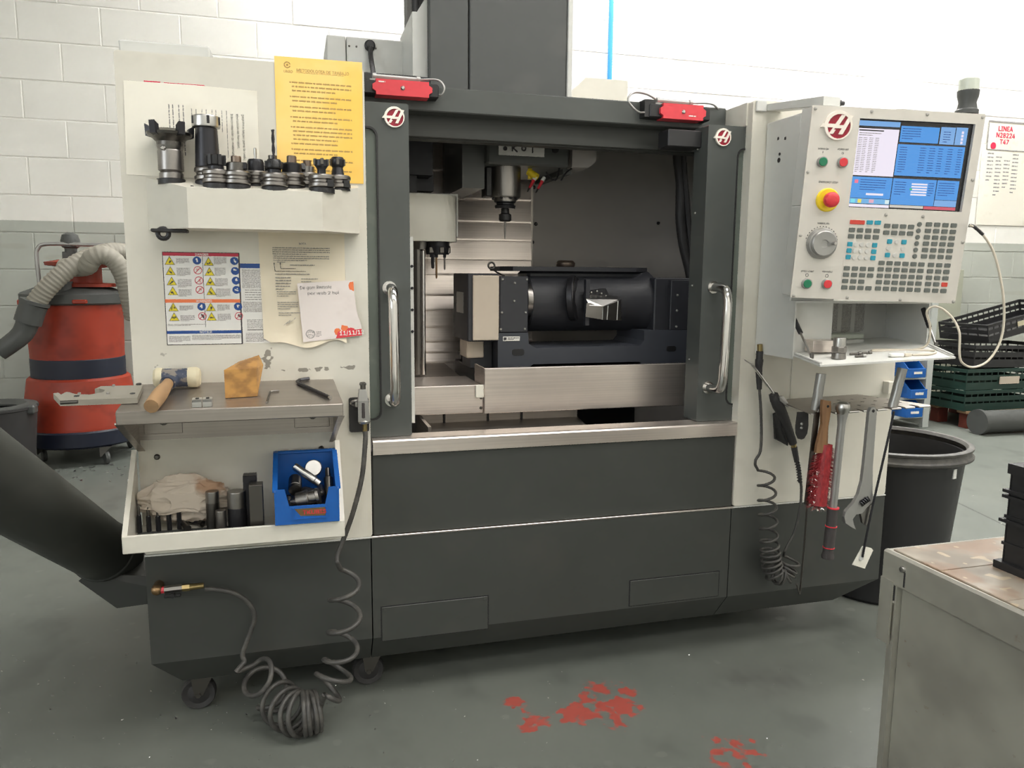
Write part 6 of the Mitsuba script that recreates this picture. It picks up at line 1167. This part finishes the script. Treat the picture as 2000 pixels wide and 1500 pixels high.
for i in range(6): part(CR, 'upright', join(bx(kx0 + .045 + .045 * i, kx0 + .05 + .045 * i, ky1 - .004, ky1, kz0, kz1), bx(kx0 + .045 + .045 * i, kx0 + .05 + .045 * i, ky0, ky0 + .004, kz0, kz1)), 'black', smooth=False)
part(CR, 'web', join(bx(kx0 + .001, kx0 + .003, ky1 - .15, ky1, kz0, kz1), bx(kx0, kx0 + .16, ky1 - .003, ky1 - .001, kz0, kz1)), 'black', smooth=False)
solo('plastic_bag', hull([(kx0 + .02 + .05 * math.cos(a) * (1 + .3 * math.sin(3 * a)) + .04, ky1 - .12 + .07 * math.sin(a), kz1 - .03 + .034 * math.cos(2 * a) ** 2) for a in np.linspace(0, 6.2, 22)] + [(kx0 + .06, ky1 - .12, kz1 - .08)]), 'white_plastic', 'crumpled white plastic bag in the black crate', 'bag', smooth=False)
# shelving with blue bins behind the machine
RKs = thing('shelving', 'grey steel shelving unit with blue bins behind the machine', 'shelving')
for (x, y) in ((5.355, 3.0), (4.75, 3.0), (5.38, 3.45), (4.75, 3.45)): part(RKs, 'post', join(bx(x - .02, x + .04, y, y + .004, 0, 1.12), bx(x - .02, x - .016, y, y + .04, 0, 1.12)), 'rack_post', smooth=False)
for z in (.10, .253, .42, .78, 1.10): part(RKs, 'shelf_board', join(bx(4.75, 5.38, 3.005, 3.46, z - .02, z)), 'rack_post', smooth=False)
part(RKs, 'side_sheet', bx(5.335, 5.34, 3.01, 3.46, .02, 1.1), 'light_grey', smooth=False)
def bluebin(x, z, lb):
    k = thing('blue_bin', lb, 'bin', None)
    s_ = Polygon([(2.94, z), (3.24, z), (3.24, z + .135), (3.04, z + .15), (2.95, z + .075), (2.93, z + .07)])
    part(k, 'side', ext_x(s_, x, x + .006), 'blue_bin', smooth=False); part(k, 'side', ext_x(s_, x + .154, x + .16), 'blue_bin', smooth=False)
    part(k, 'floor', bx(x, x + .16, 2.94, 3.24, z, z + .006), 'blue_bin', smooth=False); part(k, 'front', bx(x, x + .16, 2.928, 2.942, z, z + .075, .003), 'blue_bin', smooth=False); part(k, 'back', bx(x, x + .16, 3.234, 3.24, z, z + .135), 'blue_bin', smooth=False)
    part(k, 'label', bx(x + .04, x + .12, 2.926, 2.928, z + .03, z + .05), 'sticker_white', smooth=False)
bluebin(5.10, .425, 'upper of the three blue bins glimpsed on the shelving behind the hook rack'); bluebin(5.13, .255, 'middle of the three blue bins glimpsed on the shelving behind the hook rack'); bluebin(5.10, .102, 'lowest of the three blue bins glimpsed on the shelving behind the hook rack')
solo('wall_panel', bx(5.93, 6.53, 3.88, 3.925, 0.0, 1.30, .003), 'wall_board', 'grey green board standing against the back wall right of the shelving', 'board', smooth=False)
# stacked crates on a pallet
PT = thing('wooden_pallet', 'dark wooden pallet with red blocks on the floor at the right wall', 'pallet')
for y in (2.85, 3.15, 3.45): part(PT, 'deck_board', bx(5.62, 6.9, y, y + .10, .125, .145, .002), 'wood_pallet', smooth=False)
for x in (5.65, 6.15, 6.75):
    for y in (2.86, 3.16, 3.46): part(PT, 'block', bx(x, x + .10, y, y + .09, .0, .124, .002), 'pallet_red', smooth=False)
def crate(x0, y0, z0, w, d, h, m_, lb, tl=0.0, tx=0.0, name='stacked_crate'):
    k = thing(name, lb, 'crate'); o = (x0 + w / 2, y0, z0)
    f = lambda m2: rot(rot(m2, tl, [0, 1, 0], o), tx, [1, 0, 0], o)
    part(k, 'floor', f(bx(x0, x0 + w, y0, y0 + d, z0, z0 + .008)), m_, smooth=False)
    n = int(w / .06)
    for nm, y in (('front', y0), ('back', y0 + d - .006)):
        part(k, nm, f(join(bx(x0, x0 + w, y, y + .006, z0, z0 + h * .36), bx(x0, x0 + w, y, y + .006, z0 + h * .46, z0 + h * .70), bx(x0, x0 + w, y - .004, y + .010, z0 + h * .84, z0 + h), *[bx(x0 + i * w / n, x0 + i * w / n + .008, y, y + .006, z0, z0 + h) for i in range(n + 1)])), m_, smooth=False)
    for nm, x in (('side', x0), ('side', x0 + w - .006)):
        part(k, nm, f(join(bx(x, x + .006, y0, y0 + d, z0, z0 + h * .36), bx(x, x + .006, y0, y0 + d, z0 + h * .46, z0 + h * .70), bx(x - .004, x + .010, y0, y0 + d, z0 + h * .84, z0 + h), *[bx(x, x + .006, y0 + i * d / 5, y0 + i * d / 5 + .008, z0, z0 + h) for i in range(6)])), m_, smooth=False)
    return k
k1 = crate(5.60, 2.86, .147, .95, .62, .165, 'crate_green', 'dark green plastic crate lowest of the stack on the pallet', .0)
k2 = crate(5.62, 2.88, .315, .95, .60, .17, 'crate_green', 'green crate in the middle of the stack on the pallet', .0)
part(k2, 'label', join(bx(5.95, 6.15, 2.864, 2.873, .36, .42)), 'beige_plate', smooth=False)
k3 = crate(5.70, 2.90, .49, .95, .55, .18, 'black', 'black crate lying on the green crates', .02)
k4 = crate(5.88, 2.95, .79, .90, .5, .15, 'black', 'tilted black crate topmost of the stack at the right wall', -.22)
part(k4, 'label', rot(bx(6.18, 6.36, 2.938, 2.945, .86, .90), -.22, [0, 1, 0], (6.33, 2.95, .79)), 'nylon', smooth=False)
solo('roller', join(cyl((5.545, 2.66, .1), (6.6, 2.62, .1), .088, n=28), cyl((5.53, 2.66, .1), (5.56, 2.66, .1), .10, n=28)), 'vacuum_grey', 'dark grey roller lying on the floor in front of the pallet', 'roller')
# blue conduit and wall sheets
solo('wall_conduit', cyl((2.87, 3.92, 1.2), (2.87, 3.92, 4.6), .018, n=16), 'pole_blue', 'thin blue pipe running up the white wall', 'pipe')
WS = thing('wall_chart', 'white sheets in plastic sleeves on the wall with a red handwritten line number', 'chart')
sx0, sx1 = (6.724,3.94,2.388)[0], (7.366,3.94,2.419)[0]
zt, zm, zb = (6.833,3.94,2.688)[2], (6.865,3.94,2.428)[2], (6.951,3.94,1.728)[2]
part(WS, 'header_sheet', bx(sx0, sx1, 3.938, 3.942, zm, zt), 'paper', smooth=False)
part(WS, 'frame_strip', join(bx(sx0, sx1, 3.934, 3.938, zt - .01, zt + .004), bx(sx0, sx1, 3.935, 3.938, zm - .004, zm + .004), bx(sx0 - .004, sx0 + .004, 3.935, 3.938, zm, zt)), 'ink_soft', smooth=False)
part(WS, 'lower_sheet', bx(sx0 - .05, sx1, 3.939, 3.943, zb, zm - .005), 'paper', smooth=False)
tx_ = (6.816,3.94,2.627)[0]
part(WS, 'handwriting', join(textm('LINEA', .042, tx_ + .02, zt - .085, 3.936, True, 1.0, .001), textm('N28224', .042, tx_, zt - .145, 3.936, True, 1.0, .001), textm('T47', .042, tx_ + .05, zt - .205, 3.936, True, 1.0, .001)), 'ink_red', smooth=False)
part(WS, 'red_seal', ext(Point(tx_ - .02, zm + .035).buffer(.032), .002, (0, 3.937, 0)), 'ink_red', smooth=False)
part(WS, 'print', join(*[dashes(sx0 + .02 + .10 * i, sx0 + .09 + .10 * i, zm - .03 - .03 * (i % 3), .035, 8 + 3 * (i % 2), .012, 3.939, 160 + i, dep=.001) for i in range(4)]), 'ink_soft', smooth=False)
# metal chips scattered over the floor
rc = np.random.default_rng(21); ch = []
def chips(n, x0, x1, y0, y1, s0, s1):
    for _ in range(n):
        c_ = np.array([rc.uniform(x0, x1), rc.uniform(y0, y1), .0015]); s_ = rc.uniform(s0, s1); v_ = c_ + rc.normal(size=(4, 3)) * [s_, s_, s_ * .4]; v_[:, 2] = np.maximum(v_[:, 2], .0003); v_[3, 2] += s_ * .6; ch.append(v_)
chips(110, -1.0, .6, -.6, .25, .0008, .0022); chips(60, -.6, .1, -.2, .6, .0010, .0026); chips(90, .5, 2.6, -.75, .05, .0008, .0020); chips(60, -1.3, -.5, 2.7, 3.2, .004, .010); chips(30, 2.4, 4.5, -.5, 1.6, .002, .004); chips(40, .1, .8, -.02, .12, .0010, .0024)
Vv = np.vstack(ch); n4 = np.arange(len(ch))[:, None] * 4
scene['metal_chips'] = mikit.ply(trimesh.Trimesh(Vv, np.vstack([n4 + f for f in ([0, 1, 3], [1, 2, 3], [2, 0, 3], [0, 2, 1])]), process=False), 'mat_chips', smooth=False)
labels['metal_chips'] = {'label': 'tiny bright metal chips scattered over the workshop floor', 'category': 'metal chips', 'kind': 'stuff'}
